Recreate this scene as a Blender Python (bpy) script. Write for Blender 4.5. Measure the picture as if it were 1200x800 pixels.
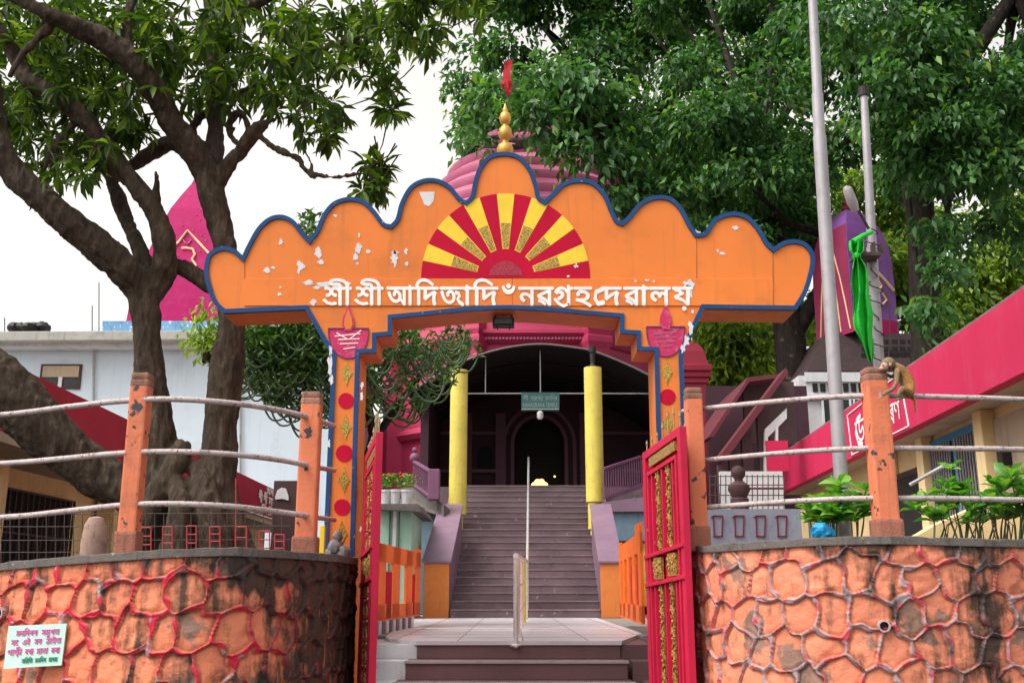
import bpy, bmesh, math, random
import numpy as np
from mathutils import Vector, Matrix, noise as mnoise

for _o in list(bpy.data.objects):
    bpy.data.objects.remove(_o)
SC = bpy.context.scene
COL = SC.collection
R = math.radians
random.seed(7)
RNG = np.random.default_rng(11)

# ------------------------------------------------------------------ camera
E = 1.55                       # eye height above the street
PITCH = math.atan(295 / 1200)
cam = bpy.data.cameras.new('camera'); cam.sensor_width = 36; cam.lens = 36
cam.clip_start = 0.1; cam.clip_end = 2000
camo = bpy.data.objects.new('camera', cam)
camo.location = (0, 0, E); camo.rotation_euler = (R(90) + PITCH, 0, 0)
COL.objects.link(camo); SC.camera = camo

# ------------------------------------------------------------------ world, sun, exposure
SUN_EL, SUN_AZ = R(56), R(-118)      # azimuth from +Y, clockwise: high on the left, a little behind the camera
w = bpy.data.worlds.new("World"); SC.world = w; w.use_nodes = True
wn = w.node_tree.nodes; wl = w.node_tree.links; wn.clear()
wo = wn.new('ShaderNodeOutputWorld'); wb = wn.new('ShaderNodeBackground')
sky = wn.new('ShaderNodeTexSky'); sky.sky_type = 'NISHITA'; sky.sun_disc = False
sky.sun_elevation = SUN_EL; sky.sun_rotation = SUN_AZ; sky.air_density = 1.0; sky.dust_density = 5.0; sky.ozone_density = 1.0
hs = wn.new('ShaderNodeHueSaturation'); hs.inputs['Saturation'].default_value = 0.10
wm = wn.new('ShaderNodeMix'); wm.data_type = 'RGBA'; wm.blend_type = 'MULTIPLY'; wm.inputs[0].default_value = 1.0
wm.inputs[7].default_value = (1.0, 0.958, 0.885, 1)
# thin high cloud veil, a little uneven
tcw = wn.new('ShaderNodeTexCoord'); nzw = wn.new('ShaderNodeTexNoise'); nzw.inputs['Scale'].default_value = 1.6; nzw.inputs['Detail'].default_value = 4
mrw = wn.new('ShaderNodeMapRange'); mrw.inputs[1].default_value = 0.3; mrw.inputs[2].default_value = 0.7; mrw.inputs[3].default_value = 1.34; mrw.inputs[4].default_value = 1.62
wm2 = wn.new('ShaderNodeVectorMath'); wm2.operation = 'SCALE'
wl.new(sky.outputs[0], hs.inputs['Color']); wl.new(hs.outputs[0], wm.inputs[6])
wl.new(tcw.outputs['Generated'], nzw.inputs['Vector']); wl.new(nzw.outputs[0], mrw.inputs[0])
wl.new(wm.outputs[2], wm2.inputs[0]); wl.new(mrw.outputs[0], wm2.inputs['Scale'])
wl.new(wm2.outputs[0], wb.inputs[0]); wb.inputs[1].default_value = 0.15
wl.new(wb.outputs[0], wo.inputs[0])
sl = bpy.data.lights.new('sun', 'SUN'); sl.energy = 0.9; sl.angle = R(25); sl.color = (1.0, 0.95, 0.88)
so = bpy.data.objects.new('sun', sl)
sd = Vector((math.sin(SUN_AZ) * math.cos(SUN_EL), math.cos(SUN_AZ) * math.cos(SUN_EL), math.sin(SUN_EL)))
so.rotation_euler = sd.to_track_quat('Z', 'Y').to_euler(); so.location = (0, -5, 20); COL.objects.link(so)
vs = SC.view_settings; vs.view_transform = 'Standard'; vs.look = 'None'; vs.gamma = 1; vs.use_curve_mapping = False
vs.exposure = 0.6
SC.render.resolution_x = 1024; SC.render.resolution_y = 682
SC.cycles.max_bounces = 6; SC.cycles.transparent_max_bounces = 8

# ------------------------------------------------------------------ measuring helpers
CP, SP = math.cos(PITCH), math.sin(PITCH)
def P(px, py, Y):
    """the point at distance Y in front of the camera that the photo shows at px,py"""
    cx = (px - 600) / 1200; cy = (400 - py) / 1200
    d = (cx, CP - cy * SP, SP + cy * CP); t = Y / d[1]
    return Vector((cx * t, Y, E + d[2] * t))
def S(py, Y):
    cy = (400 - py) / 1200
    return Y / (CP - cy * SP) / 1200
def ZR(py, Y): return P(600, py, Y).z

# ------------------------------------------------------------------ materials
MATS = {}
def nodes(name):
    m = bpy.data.materials.new(name); m.use_nodes = True
    n = m.node_tree.nodes; b = n['Principled BSDF']
    return m, n, m.node_tree.links, b
def ramp(n, stops):
    r = n.new('ShaderNodeValToRGB'); cr = r.color_ramp
    while len(cr.elements) < len(stops): cr.elements.new(0.5)
    for e, (p, c) in zip(cr.elements, stops): e.position = p; e.color = (*c, 1) if len(c) == 3 else c
    return r
def noise(n, l, scale, detail=6, rough=0.6, vec=None, stretch=None):
    tc = n.new('ShaderNodeTexCoord'); t = n.new('ShaderNodeTexNoise')
    t.inputs['Scale'].default_value = scale; t.inputs['Detail'].default_value = detail; t.inputs['Roughness'].default_value = rough
    if stretch:
        mp = n.new('ShaderNodeMapping'); mp.inputs['Scale'].default_value = stretch
        l.new(tc.outputs['Object'], mp.inputs[0]); l.new(mp.outputs[0], t.inputs['Vector'])
    else: l.new(tc.outputs['Object'], t.inputs['Vector'])
    return t
def mixc(n, l, fac, a, b, blend='MIX'):
    m = n.new('ShaderNodeMix'); m.data_type = 'RGBA'; m.blend_type = blend
    for i, v in ((0, fac), (6, a), (7, b)):
        if hasattr(v, 'links') or hasattr(v, 'is_linked'): l.new(v, m.inputs[i])
        elif i == 0: m.inputs[0].default_value = v
        else: m.inputs[i].default_value = (*v, 1)
    return m.outputs[2]
def paint(name, col, rough=0.6, dirt=(0.08, 0.07, 0.06), amt=0.35, scale=3.0, var=0.12, streak=True, bump=0.15, spec=0.35, chips=None, chipcol=(0.7, 0.7, 0.68), metal=0.0):
    """weathered paint: uneven tone, grime patches and rain streaks, optional chips"""
    if name in MATS: return MATS[name]
    m, n, l, b = nodes(name)
    big = noise(n, l, scale * 0.5, 5, 0.6)
    r1 = ramp(n, [(0.3, tuple(c * (1 - var) for c in col)), (0.7, tuple(min(1, c * (1 + var)) for c in col))])
    l.new(big.outputs[0], r1.inputs[0]); c = r1.outputs[0]
    g = noise(n, l, scale * 1.7, 9, 0.68)
    r2 = ramp(n, [(0.52, (0, 0, 0)), (0.78, (amt, amt, amt))]); l.new(g.outputs[0], r2.inputs[0])
    c = mixc(n, l, r2.outputs[0], c, dirt)
    if streak:
        s = noise(n, l, scale * 2.2, 6, 0.6, stretch=(3.5, 3.5, 0.25))
        r3 = ramp(n, [(0.55, (0, 0, 0)), (0.8, (amt * 0.9,) * 3)]); l.new(s.outputs[0], r3.inputs[0])
        c = mixc(n, l, r3.outputs[0], c, dirt)
    if chips:
        k = noise(n, l, scale * 5, 6, 0.55)
        r4 = ramp(n, [(chips, (0, 0, 0)), (chips + 0.02, (1, 1, 1))]); l.new(k.outputs[0], r4.inputs[0])
        c = mixc(n, l, r4.outputs[0], c, chipcol)
    l.new(c, b.inputs['Base Color'])
    rr = n.new('ShaderNodeMapRange'); rr.inputs[3].default_value = rough - 0.12; rr.inputs[4].default_value = min(1, rough + 0.15)
    l.new(g.outputs[0], rr.inputs[0]); l.new(rr.outputs[0], b.inputs['Roughness'])
    b.inputs['Specular IOR Level'].default_value = spec; b.inputs['Metallic'].default_value = metal
    if bump:
        f = noise(n, l, scale * 14, 6, 0.6); bp = n.new('ShaderNodeBump'); bp.inputs['Strength'].default_value = bump; bp.inputs['Distance'].default_value = 0.01
        l.new(f.outputs[0], bp.inputs['Height']); l.new(bp.outputs[0], b.inputs['Normal'])
    MATS[name] = m; return m
def glitter(name, c1, c2, scale=220):
    if name in MATS: return MATS[name]
    m, n, l, b = nodes(name)
    tc = n.new('ShaderNodeTexCoord'); v = n.new('ShaderNodeTexVoronoi'); v.inputs['Scale'].default_value = scale
    l.new(tc.outputs['Object'], v.inputs['Vector'])
    sep = n.new('ShaderNodeSeparateColor'); l.new(v.outputs['Color'], sep.inputs[0])
    r = ramp(n, [(0.25, c2), (0.75, c1)]); l.new(sep.outputs[0], r.inputs[0]); l.new(r.outputs[0], b.inputs['Base Color'])
    b.inputs['Roughness'].default_value = 0.4; b.inputs['Metallic'].default_value = 0.0
    MATS[name] = m; return m
def leafmat(name, stops, trans=0.3, rough=0.42, spec=0.5):
    if name in MATS: return MATS[name]
    m, n, l, b = nodes(name)
    a = n.new('ShaderNodeAttribute'); a.attribute_name = 'rnd'
    r = ramp(n, stops); l.new(a.outputs['Fac'], r.inputs[0]); l.new(r.outputs[0], b.inputs['Base Color'])
    b.inputs['Roughness'].default_value = rough; b.inputs['Specular IOR Level'].default_value = spec
    t = n.new('ShaderNodeBsdfTranslucent')
    br = n.new('ShaderNodeMix'); br.data_type = 'RGBA'; br.blend_type = 'MULTIPLY'; br.inputs[0].default_value = 1
    l.new(r.outputs[0], br.inputs[6]); br.inputs[7].default_value = (1.0, 1.0, 0.35, 1)
    sc_ = n.new('ShaderNodeVectorMath'); sc_.operation = 'SCALE'; sc_.inputs['Scale'].default_value = 1.6
    l.new(br.outputs[2], sc_.inputs[0]); l.new(sc_.outputs[0], t.inputs['Color'])
    mx = n.new('ShaderNodeMixShader'); mx.inputs[0].default_value = trans
    l.new(b.outputs[0], mx.inputs[1]); l.new(t.outputs[0], mx.inputs[2]); l.new(mx.outputs[0], n['Material Output'].inputs[0])
    MATS[name] = m; return m
def barkmat(name, c1, c2, c3, scale=6):
    if name in MATS: return MATS[name]
    m, n, l, b = nodes(name)
    a = noise(n, l, scale * 1.6, 10, 0.75, stretch=(1, 1, 0.28)); r = ramp(n, [(0.3, c1), (0.55, c2), (0.75, c3)])
    l.new(a.outputs[0], r.inputs[0])
    li = noise(n, l, scale * 1.3, 4, 0.5); r2 = ramp(n, [(0.62, (0, 0, 0)), (0.7, (0.35,) * 3)]); l.new(li.outputs[0], r2.inputs[0])
    c = mixc(n, l, r2.outputs[0], r.outputs[0], (0.22, 0.2, 0.16))
    l.new(c, b.inputs['Base Color'])
    b.inputs['Roughness'].default_value = 0.9; b.inputs['Specular IOR Level'].default_value = 0.2
    f = noise(n, l, scale * 2.6, 12, 0.78, stretch=(1, 1, 0.25)); bp = n.new('ShaderNodeBump'); bp.inputs['Strength'].default_value = 1.0; bp.inputs['Distance'].default_value = 0.07
    l.new(f.outputs[0], bp.inputs['Height']); l.new(bp.outputs[0], b.inputs['Normal'])
    MATS[name] = m; return m

M_ORANGE = paint('orange_paint', (0.72, 0.195, 0.036), 0.6, dirt=(0.30, 0.12, 0.05), amt=0.5, scale=1.6, var=0.12, spec=0.3, bump=0.06)
M_ORANGE2 = paint('orange_pillar_paint', (0.78, 0.215, 0.028), 0.55, dirt=(0.3, 0.14, 0.06), amt=0.25, scale=2.5, var=0.08, spec=0.3, bump=0.06)
M_BLUE = paint('blue_paint', (0.010, 0.060, 0.185), 0.65, spec=0.2, amt=0.3, scale=6, chips=0.70)
M_RED = paint('crimson_paint', (0.46, 0.003, 0.035), 0.65, spec=0.12, amt=0.12, scale=5, bump=0.05)
M_YEL = paint('yellow_paint', (0.82, 0.58, 0.05), 0.6, spec=0.2, dirt=(0.4, 0.25, 0.05), amt=0.2, scale=5, bump=0.05)
M_WHITE = paint('white_lettering', (0.82, 0.80, 0.80), 0.5, amt=0.1, scale=8, bump=0.05)
M_FLAKE = paint('bare_primer', (0.66, 0.66, 0.72), 0.7, amt=0.35, scale=20, bump=0.3)
M_GOLDG = glitter('gold_glitter', (0.60, 0.40, 0.05), (0.12, 0.07, 0.01))
M_FILI = glitter('filigree_gold', (0.46, 0.29, 0.07), (0.10, 0.05, 0.015), 160)
M_REDG = glitter('red_glitter', (0.5, 0.01, 0.05), (0.12, 0.0, 0.01))
M_GOLD = paint('brass', (0.62, 0.36, 0.09), 0.4, dirt=(0.12, 0.06, 0.02), amt=0.7, scale=18, metal=0.55)
M_PINKD = paint('diya_magenta', (0.52, 0.03, 0.12), 0.6, spec=0.2, dirt=(0.75, 0.5, 0.6), amt=0.4, scale=14, streak=False)
M_PURP = paint('purple_line', (0.12, 0.03, 0.14), 0.6, amt=0.1)
M_GATE = paint('gate_red', (0.50, 0.012, 0.055), 0.5, spec=0.25, dirt=(0.25, 0.03, 0.04), amt=0.5, scale=7, chips=0.71, chipcol=(0.6, 0.35, 0.35))
M_STEEL = paint('stainless', (0.78, 0.76, 0.78), 0.3, dirt=(0.3, 0.28, 0.27), amt=0.3, scale=10, metal=0.6, bump=0.02)
M_GALV = paint('grey_pole', (0.34, 0.33, 0.36), 0.5, dirt=(0.12, 0.11, 0.11), amt=0.5, scale=5, metal=0.25)
M_RAIL = paint('chipped_rail', (0.42, 0.36, 0.37), 0.6, dirt=(0.10, 0.06, 0.06), amt=1.0, scale=12, streak=False, chips=0.60, chipcol=(0.13, 0.07, 0.07))
M_POST = paint('salmon_post', (0.66, 0.19, 0.095), 0.75, dirt=(0.16, 0.09, 0.08), amt=1.0, scale=2.2, chips=0.615, chipcol=(0.06, 0.055, 0.07), bump=0.4)
M_CONC = paint('mossy_concrete', (0.13, 0.115, 0.11), 0.9, dirt=(0.03, 0.028, 0.025), amt=0.9, scale=6, bump=0.7, chips=0.66, chipcol=(0.3, 0.29, 0.29))
M_STAIR = paint('stair_stone', (0.14, 0.095, 0.11), 0.6, dirt=(0.06, 0.04, 0.05), amt=0.8, scale=1.4, var=0.4, streak=False, bump=0.3, chips=0.655, chipcol=(0.26, 0.22, 0.24))
M_NOSE = paint('stair_edge', (0.36, 0.30, 0.33), 0.5, dirt=(0.14, 0.1, 0.11), amt=0.8, scale=5, streak=False)
M_STEP = paint('step_plum', (0.15, 0.08, 0.09), 0.5, dirt=(0.08, 0.05, 0.05), amt=0.4, scale=3, var=0.15, bump=0.1)
M_PURT = paint('purple_tile', (0.205, 0.13, 0.195), 0.4, dirt=(0.15, 0.09, 0.14), amt=0.4, scale=5)
M_YPIL = paint('yellow_column', (0.62, 0.52, 0.10), 0.5, dirt=(0.25, 0.2, 0.06), amt=0.5, scale=3, bump=0.05)
M_DARK = paint('dark_metal', (0.016, 0.013, 0.014), 0.6, amt=0.2, scale=5)
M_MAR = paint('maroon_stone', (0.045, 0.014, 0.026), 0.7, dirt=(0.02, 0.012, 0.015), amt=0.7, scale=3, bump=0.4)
M_PINK = paint('temple_pink', (0.46, 0.04, 0.115), 0.6, dirt=(0.25, 0.03, 0.07), amt=0.5, scale=1.2, var=0.15)
M_PINKL = paint('dome_pink', (0.40, 0.11, 0.20), 0.6, dirt=(0.25, 0.07, 0.13), amt=0.6, scale=1.5, var=0.15)
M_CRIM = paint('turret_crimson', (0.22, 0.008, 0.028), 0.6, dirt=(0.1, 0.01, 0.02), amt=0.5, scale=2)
M_MAGN = paint('tower_magenta', (0.36, 0.012, 0.11), 0.7, spec=0.15, dirt=(0.5, 0.25, 0.35), amt=0.15, scale=2.0, streak=False, chips=0.73, chipcol=(0.6, 0.35, 0.5))
M_VIOL = paint('tower_violet', (0.20, 0.075, 0.30), 0.6, dirt=(0.08, 0.03, 0.1), amt=0.5, scale=1.6)
M_CREAMP = paint('cream_line', (0.68, 0.50, 0.28), 0.6, amt=0.2)
M_WHB = paint('pale_blue_wall', (0.56, 0.67, 0.79), 0.8, dirt=(0.3, 0.34, 0.38), amt=0.4, scale=0.8, var=0.05)
M_SLAB = paint('roof_slab_grey', (0.36, 0.36, 0.35), 0.9, dirt=(0.08, 0.08, 0.08), amt=0.7, scale=2)
M_FASL = paint('red_fascia', (0.42, 0.02, 0.055), 0.6, dirt=(0.15, 0.01, 0.02), amt=0.3, scale=1.5)
M_FASR = paint('pink_fascia', (0.50, 0.022, 0.085), 0.65, spec=0.2, dirt=(0.5, 0.08, 0.16), amt=0.5, scale=1.0, var=0.08)
M_CREAM = paint('cream_wall', (0.74, 0.58, 0.31), 0.8, dirt=(0.35, 0.27, 0.15), amt=0.4, scale=2)
M_TAN = paint('soffit_tan', (0.42, 0.33, 0.25), 0.85, amt=0.4, scale=1.5)
M_BLUEF = paint('blue_window_frame', (0.03, 0.22, 0.42), 0.5, amt=0.3, scale=6)
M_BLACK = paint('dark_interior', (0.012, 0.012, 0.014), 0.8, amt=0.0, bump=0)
M_ROOFM = paint('maroon_roof', (0.11, 0.018, 0.03), 0.7, dirt=(0.06, 0.03, 0.03), amt=0.6, scale=3)
M_TIMB = paint('brown_timber', (0.06, 0.028, 0.032), 0.7, amt=0.5, scale=6)
M_OFFW = paint('off_white_wall', (0.55, 0.55, 0.58), 0.8, dirt=(0.2, 0.19, 0.18), amt=0.6, scale=2)
M_GREENP = paint('mint_wall', (0.30, 0.50, 0.40), 0.6, amt=0.4, scale=3)
M_TANK = paint('slate_blue_wall', (0.13, 0.22, 0.30), 0.7, dirt=(0.05, 0.08, 0.11), amt=0.8, scale=2, var=0.3)
M_BLG = paint('blue_grey_panel', (0.27, 0.30, 0.40), 0.8, dirt=(0.12, 0.13, 0.16), amt=0.6, scale=5)
M_ORB = paint('vivid_orange', (0.88, 0.16, 0.012), 0.5, dirt=(0.5, 0.1, 0.02), amt=0.3, scale=3)
M_ORC = paint('burnt_orange', (0.66, 0.20, 0.045), 0.6, dirt=(0.3, 0.1, 0.04), amt=0.5, scale=3)
M_TILE = paint('landing_tile', (0.56, 0.52, 0.57), 0.35, dirt=(0.3, 0.26, 0.29), amt=0.5, scale=1.5, streak=False, var=0.06)
M_TILEW = paint('white_tile', (0.60, 0.62, 0.66), 0.3, amt=0.3, scale=4)
M_SIGN = paint('sign_mint', (0.52, 0.78, 0.70), 0.4, dirt=(0.35, 0.6, 0.7), amt=0.5, scale=4, streak=False)
M_MAGT = paint('sign_magenta', (0.62, 0.08, 0.35), 0.6, amt=0.2)
M_GRNT = paint('sign_green', (0.03, 0.25, 0.17), 0.6, amt=0.2)
M_CLOTH = paint('green_cloth', (0.02, 0.52, 0.05), 0.75, dirt=(0.01, 0.2, 0.02), amt=0.4, scale=4, bump=0.3)
M_REDC = paint('red_cloth', (0.42, 0.015, 0.03), 0.8, amt=0.4, scale=6)
M_SOIL = paint('soil', (0.10, 0.075, 0.055), 0.95, amt=0.6, scale=3, streak=False, bump=0.8)
M_ASPH = paint('asphalt', (0.055, 0.053, 0.052), 0.9, amt=0.4, scale=1, streak=False, bump=0.5)
M_PAVE = paint('courtyard_paving', (0.24, 0.21, 0.20), 0.8, amt=0.4, scale=1, streak=False)
M_BLUEB = paint('blue_plastic', (0.02, 0.32, 0.68), 0.35, amt=0.1)
M_REDW = paint('red_wire', (0.42, 0.035, 0.05), 0.6, amt=0.5, scale=10)
M_WIRE = paint('rusty_wire', (0.07, 0.05, 0.05), 0.7, amt=0.3)
M_MON = paint('monkey_fur', (0.30, 0.21, 0.09), 0.95, dirt=(0.12, 0.1, 0.07), amt=0.8, scale=14, streak=False, bump=1.0)
M_MONO = paint('monkey_fur_orange', (0.50, 0.22, 0.05), 0.95, dirt=(0.15, 0.08, 0.03), amt=0.8, scale=14, streak=False, bump=1.0)
M_MONF = paint('monkey_skin', (0.42, 0.25, 0.2), 0.7, amt=0.3)
M_SEAM = paint('seam_dark', (0.40, 0.11, 0.03), 0.8, amt=0.2)
M_GLASSD = paint('window_dark', (0.02, 0.022, 0.028), 0.25, amt=0.2)
M_BARK = barkmat('bark_grey_brown', (0.03, 0.021, 0.016), (0.12, 0.09, 0.068), (0.28, 0.23, 0.18), 9)
M_BARK2 = barkmat('bark_dark', (0.01, 0.008, 0.007), (0.028, 0.021, 0.018), (0.07, 0.058, 0.05), 4)
M_LEAFL = leafmat('leaf_dark_lance', [(0.0, (0.018, 0.045, 0.007)), (0.6, (0.045, 0.10, 0.014)), (0.9, (0.10, 0.18, 0.022)), (1.0, (0.20, 0.30, 0.04))], 0.4, 0.5, 0.3)
M_LEAFR = leafmat('leaf_blue_green', [(0.0, (0.014, 0.050, 0.012)), (0.35, (0.034, 0.112, 0.030)), (0.7, (0.068, 0.19, 0.055)), (0.88, (0.13, 0.28, 0.06)), (1.0, (0.32, 0.44, 0.03))], 0.36, 0.45, 0.4)
M_LEAFY = leafmat('leaf_yellow_green', [(0.0, (0.06, 0.12, 0.015)), (0.6, (0.16, 0.27, 0.03)), (1.0, (0.36, 0.46, 0.06))], 0.5, 0.5)
M_LEAFP = leafmat('leaf_bright', [(0.0, (0.04, 0.16, 0.03)), (0.6, (0.10, 0.32, 0.04)), (1.0, (0.26, 0.5, 0.08))], 0.35, 0.35)
M_STEM = paint('green_stem', (0.06, 0.11, 0.045), 0.6, amt=0.5, scale=10)

# ------------------------------------------------------------------ object helpers
def tag(o, label=None, cat=None, group=None, kind=None):
    if label: o['label'] = label
    if cat: o['category'] = cat
    if group: o['group'] = group
    if kind: o['kind'] = kind
    return o
def thing(name, label, cat, loc=(0, 0, 0), group=None):
    o = bpy.data.objects.new(name, None); COL.objects.link(o); o.location = loc; o.empty_display_size = 0.1
    return tag(o, label, cat, group)
class MB:
    def __init__(s): s.v = []; s.f = []; s.m = []; s.sm = False
    def add(s, vs, fs, mi=0):
        k = len(s.v); s.v += [tuple(x) for x in vs]; s.f += [tuple(i + k for i in f) for f in fs]; s.m += [mi] * len(fs); return s
    def box(s, a, b, mi=0):
        (x0, y0, z0), (x1, y1, z1) = a, b
        x0, x1 = min(x0, x1), max(x0, x1); y0, y1 = min(y0, y1), max(y0, y1); z0, z1 = min(z0, z1), max(z0, z1)
        return s.add([(x0, y0, z0), (x1, y0, z0), (x1, y1, z0), (x0, y1, z0), (x0, y0, z1), (x1, y0, z1), (x1, y1, z1), (x0, y1, z1)],
                     [(0, 3, 2, 1), (4, 5, 6, 7), (0, 1, 5, 4), (1, 2, 6, 5), (2, 3, 7, 6), (3, 0, 4, 7)], mi)
    def obox(s, p, q, w, h, up=(0, 0, 1), mi=0):
        """a bar from p to q, w wide, h high"""
        p = Vector(p); q = Vector(q); d = (q - p).normalized(); up = Vector(up)
        x = d.cross(up).normalized(); z = x.cross(d).normalized()
        c = []
        for e in (p, q):
            for sx, sz in ((-1, -1), (1, -1), (1, 1), (-1, 1)): c.append(e + x * sx * w / 2 + z * sz * h / 2)
        return s.add(c, [(0, 1, 2, 3), (7, 6, 5, 4), (0, 4, 5, 1), (1, 5, 6, 2), (2, 6, 7, 3), (3, 7, 4, 0)], mi)
    def tube(s, pts, rad, n=8, mi=0, cap=True):
        pts = [Vector(p) for p in pts]; L = len(pts)
        if not hasattr(rad, '__len__'): rad = [rad] * L
        t0 = (pts[1] - pts[0]).normalized(); a = Vector((0, 0, 1)) if abs(t0.z) < 0.9 else Vector((1, 0, 0))
        u = t0.cross(a).normalized(); vs = []; fs = []
        for i in range(L):
            t = (pts[min(i + 1, L - 1)] - pts[max(i - 1, 0)]).normalized()
            u = (u - t * u.dot(t)).normalized(); v = t.cross(u)
            for k in range(n):
                an = 2 * math.pi * k / n; vs.append(pts[i] + (u * math.cos(an) + v * math.sin(an)) * rad[i])
        for i in range(L - 1):
            for k in range(n):
                k2 = (k + 1) % n; fs.append((i * n + k, i * n + k2, (i + 1) * n + k2, (i + 1) * n + k))
        if cap: fs.append(tuple(range(n))[::-1]); fs.append(tuple(range((L - 1) * n, L * n)))
        return s.add(vs, fs, mi)
    def lathe(s, prof, c, n=24, mi=0, rot=0.0, sx=1, sy=1):
        """prof: (radius, z)"""
        vs = []; fs = []; c = Vector(c)
        for r, z in prof:
            for k in range(n):
                a = 2 * math.pi * k / n + rot; vs.append((c.x + r * math.cos(a) * sx, c.y + r * math.sin(a) * sy, c.z + z))
        for i in range(len(prof) - 1):
            for k in range(n):
                k2 = (k + 1) % n; fs.append((i * n + k, i * n + k2, (i + 1) * n + k2, (i + 1) * n + k))
        fs.append(tuple(range(n))[::-1]); fs.append(tuple(range((len(prof) - 1) * n, len(prof) * n)))
        return s.add(vs, fs, mi)
    def prism(s, pts, d, mi=0):
        """closed polygon pts extruded by vector d"""
        n = len(pts); d = Vector(d); vs = [Vector(p) for p in pts]; vs += [p + d for p in vs]
        fs = [tuple(range(n)), tuple(range(n, 2 * n))[::-1]] + [(i, i + n, (i + 1) % n + n, (i + 1) % n) for i in range(n)]
        return s.add(vs, fs, mi)
    def sphere(s, c, r, seg=12, ring=8, mi=0, jit=0):
        c = Vector(c); r = r if hasattr(r, '__len__') else (r, r, r)
        prof = []
        vs = [(c.x, c.y, c.z - r[2])]; fs = []
        for i in range(1, ring):
            a = -math.pi / 2 + math.pi * i / ring
            for k in range(seg):
                b = 2 * math.pi * k / seg; j = 1 + random.uniform(-jit, jit)
                vs.append((c.x + r[0] * math.cos(a) * math.cos(b) * j, c.y + r[1] * math.cos(a) * math.sin(b) * j, c.z + r[2] * math.sin(a) * j))
        vs.append((c.x, c.y, c.z + r[2]))
        for k in range(seg): fs.append((0, 1 + (k + 1) % seg, 1 + k))
        for i in range(ring - 2):
            for k in range(seg):
                a = 1 + i * seg + k; b = 1 + i * seg + (k + 1) % seg; fs.append((a, b, b + seg, a + seg))
        T = len(vs) - 1; o = 1 + (ring - 2) * seg
        for k in range(seg): fs.append((o + k, o + (k + 1) % seg, T))
        return s.add(vs, fs, mi)
    def build(s, name, mat, parent=None, smooth=False, bevel=0.0, fix=True):
        me = bpy.data.meshes.new(name); off = Vector((0, 0, 0))
        if parent is not None:
            p = parent
            while p is not None: off += p.location; p = p.parent
        me.from_pydata([(x - off.x, y - off.y, z - off.z) for x, y, z in s.v], [], s.f)
        mats = mat if isinstance(mat, (list, tuple)) else [mat]
        for mm in mats: me.materials.append(mm)
        if len(mats) > 1: me.polygons.foreach_set('material_index', s.m)
        if fix:
            bm = bmesh.new(); bm.from_mesh(me); bmesh.ops.recalc_face_normals(bm, faces=bm.faces)
            if bevel:
                es = [e for e in bm.edges if len(e.link_faces) == 2 and e.calc_face_angle(0) > 0.6]
                bmesh.ops.bevel(bm, geom=es, offset=bevel, segments=2, affect='EDGES', profile=0.6)
            bm.to_mesh(me); bm.free()
        if smooth:
            me.polygons.foreach_set('use_smooth', [True] * len(me.polygons))
            try: me.set_sharp_from_angle(angle=R(40))
            except Exception: pass
        me.update()
        o = bpy.data.objects.new(name, me); COL.objects.link(o)
        if parent is not None: o.parent = parent
        return o
def catmull(pts, k=6, closed=False):
    P_ = [np.array(p, float) for p in pts]; n = len(P_); out = []
    for i in range(n - 1 if not closed else n):
        p0 = P_[(i - 1) % n] if (i > 0 or closed) else 2 * P_[0] - P_[1]
        p1 = P_[i]; p2 = P_[(i + 1) % n]; p3 = P_[(i + 2) % n] if (i + 2 < n or closed) else 2 * P_[n - 1] - P_[n - 2]
        for j in range(k):
            t = j / k
            out.append(0.5 * ((2 * p1) + (-p0 + p2) * t + (2 * p0 - 5 * p1 + 4 * p2 - p3) * t * t + (-p0 + 3 * p1 - 3 * p2 + p3) * t ** 3))
    if not closed: out.append(P_[-1])
    return out

def numesh(name, V, F, mat, parent=None, attrs=None, smooth=False):
    """mesh from numpy arrays; F is (n,3) or (n,4)"""
    me = bpy.data.meshes.new(name); off = np.zeros(3); p = parent
    while p is not None: off += np.array(p.location); p = p.parent
    V = np.asarray(V, np.float32) - off.astype(np.float32)
    k = F.shape[1]; me.vertices.add(len(V)); me.vertices.foreach_set('co', V.ravel())
    me.loops.add(F.size); me.loops.foreach_set('vertex_index', F.ravel().astype(np.int32))
    me.polygons.add(len(F)); me.polygons.foreach_set('loop_start', np.arange(0, F.size, k, dtype=np.int32))
    try: me.polygons.foreach_set('loop_total', np.full(len(F), k, np.int32))
    except Exception: pass
    me.materials.append(mat)
    for nm, arr in (attrs or {}).items():
        a = me.attributes.new(nm, 'FLOAT', 'POINT'); a.data.foreach_set('value', np.asarray(arr, np.float32))
    me.update(calc_edges=True)
    if smooth: me.polygons.foreach_set('use_smooth', [True] * len(me.polygons))
    o = bpy.data.objects.new(name, me); COL.objects.link(o)
    if parent is not None: o.parent = parent
    return o

# leaf templates: (along, across, lift)
LEAF_S = (np.array([(0, 0, 0), (0.45, -0.5, 0.12), (1, 0, -0.08), (0.45, 0.5, 0.12)]), np.array([(0, 1, 2), (0, 2, 3)]))
LEAF_B = (np.array([(0, 0, 0), (0.3, -0.36, 0.1), (0.65, -0.46, 0.06), (1.0, 0, -0.18), (0.65, 0.46, 0.06), (0.3, 0.36, 0.1), (0.33, 0, 0.02), (0.68, 0, -0.04)]),
          np.array([(0, 1, 6, 6), (1, 2, 7, 6), (2, 3, 7, 7), (0, 6, 5, 5), (6, 7, 4, 5), (7, 3, 4, 4)]))
def tri_faces(q):
    out = []
    for a in q:
        if a[2] == a[3]: out.append(a[:3])
        else: out.append((a[0], a[1], a[2])); out.append((a[0], a[2], a[3]))
    return np.array(out)
LEAF_B = (LEAF_B[0], tri_faces(LEAF_B[1]))
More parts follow.
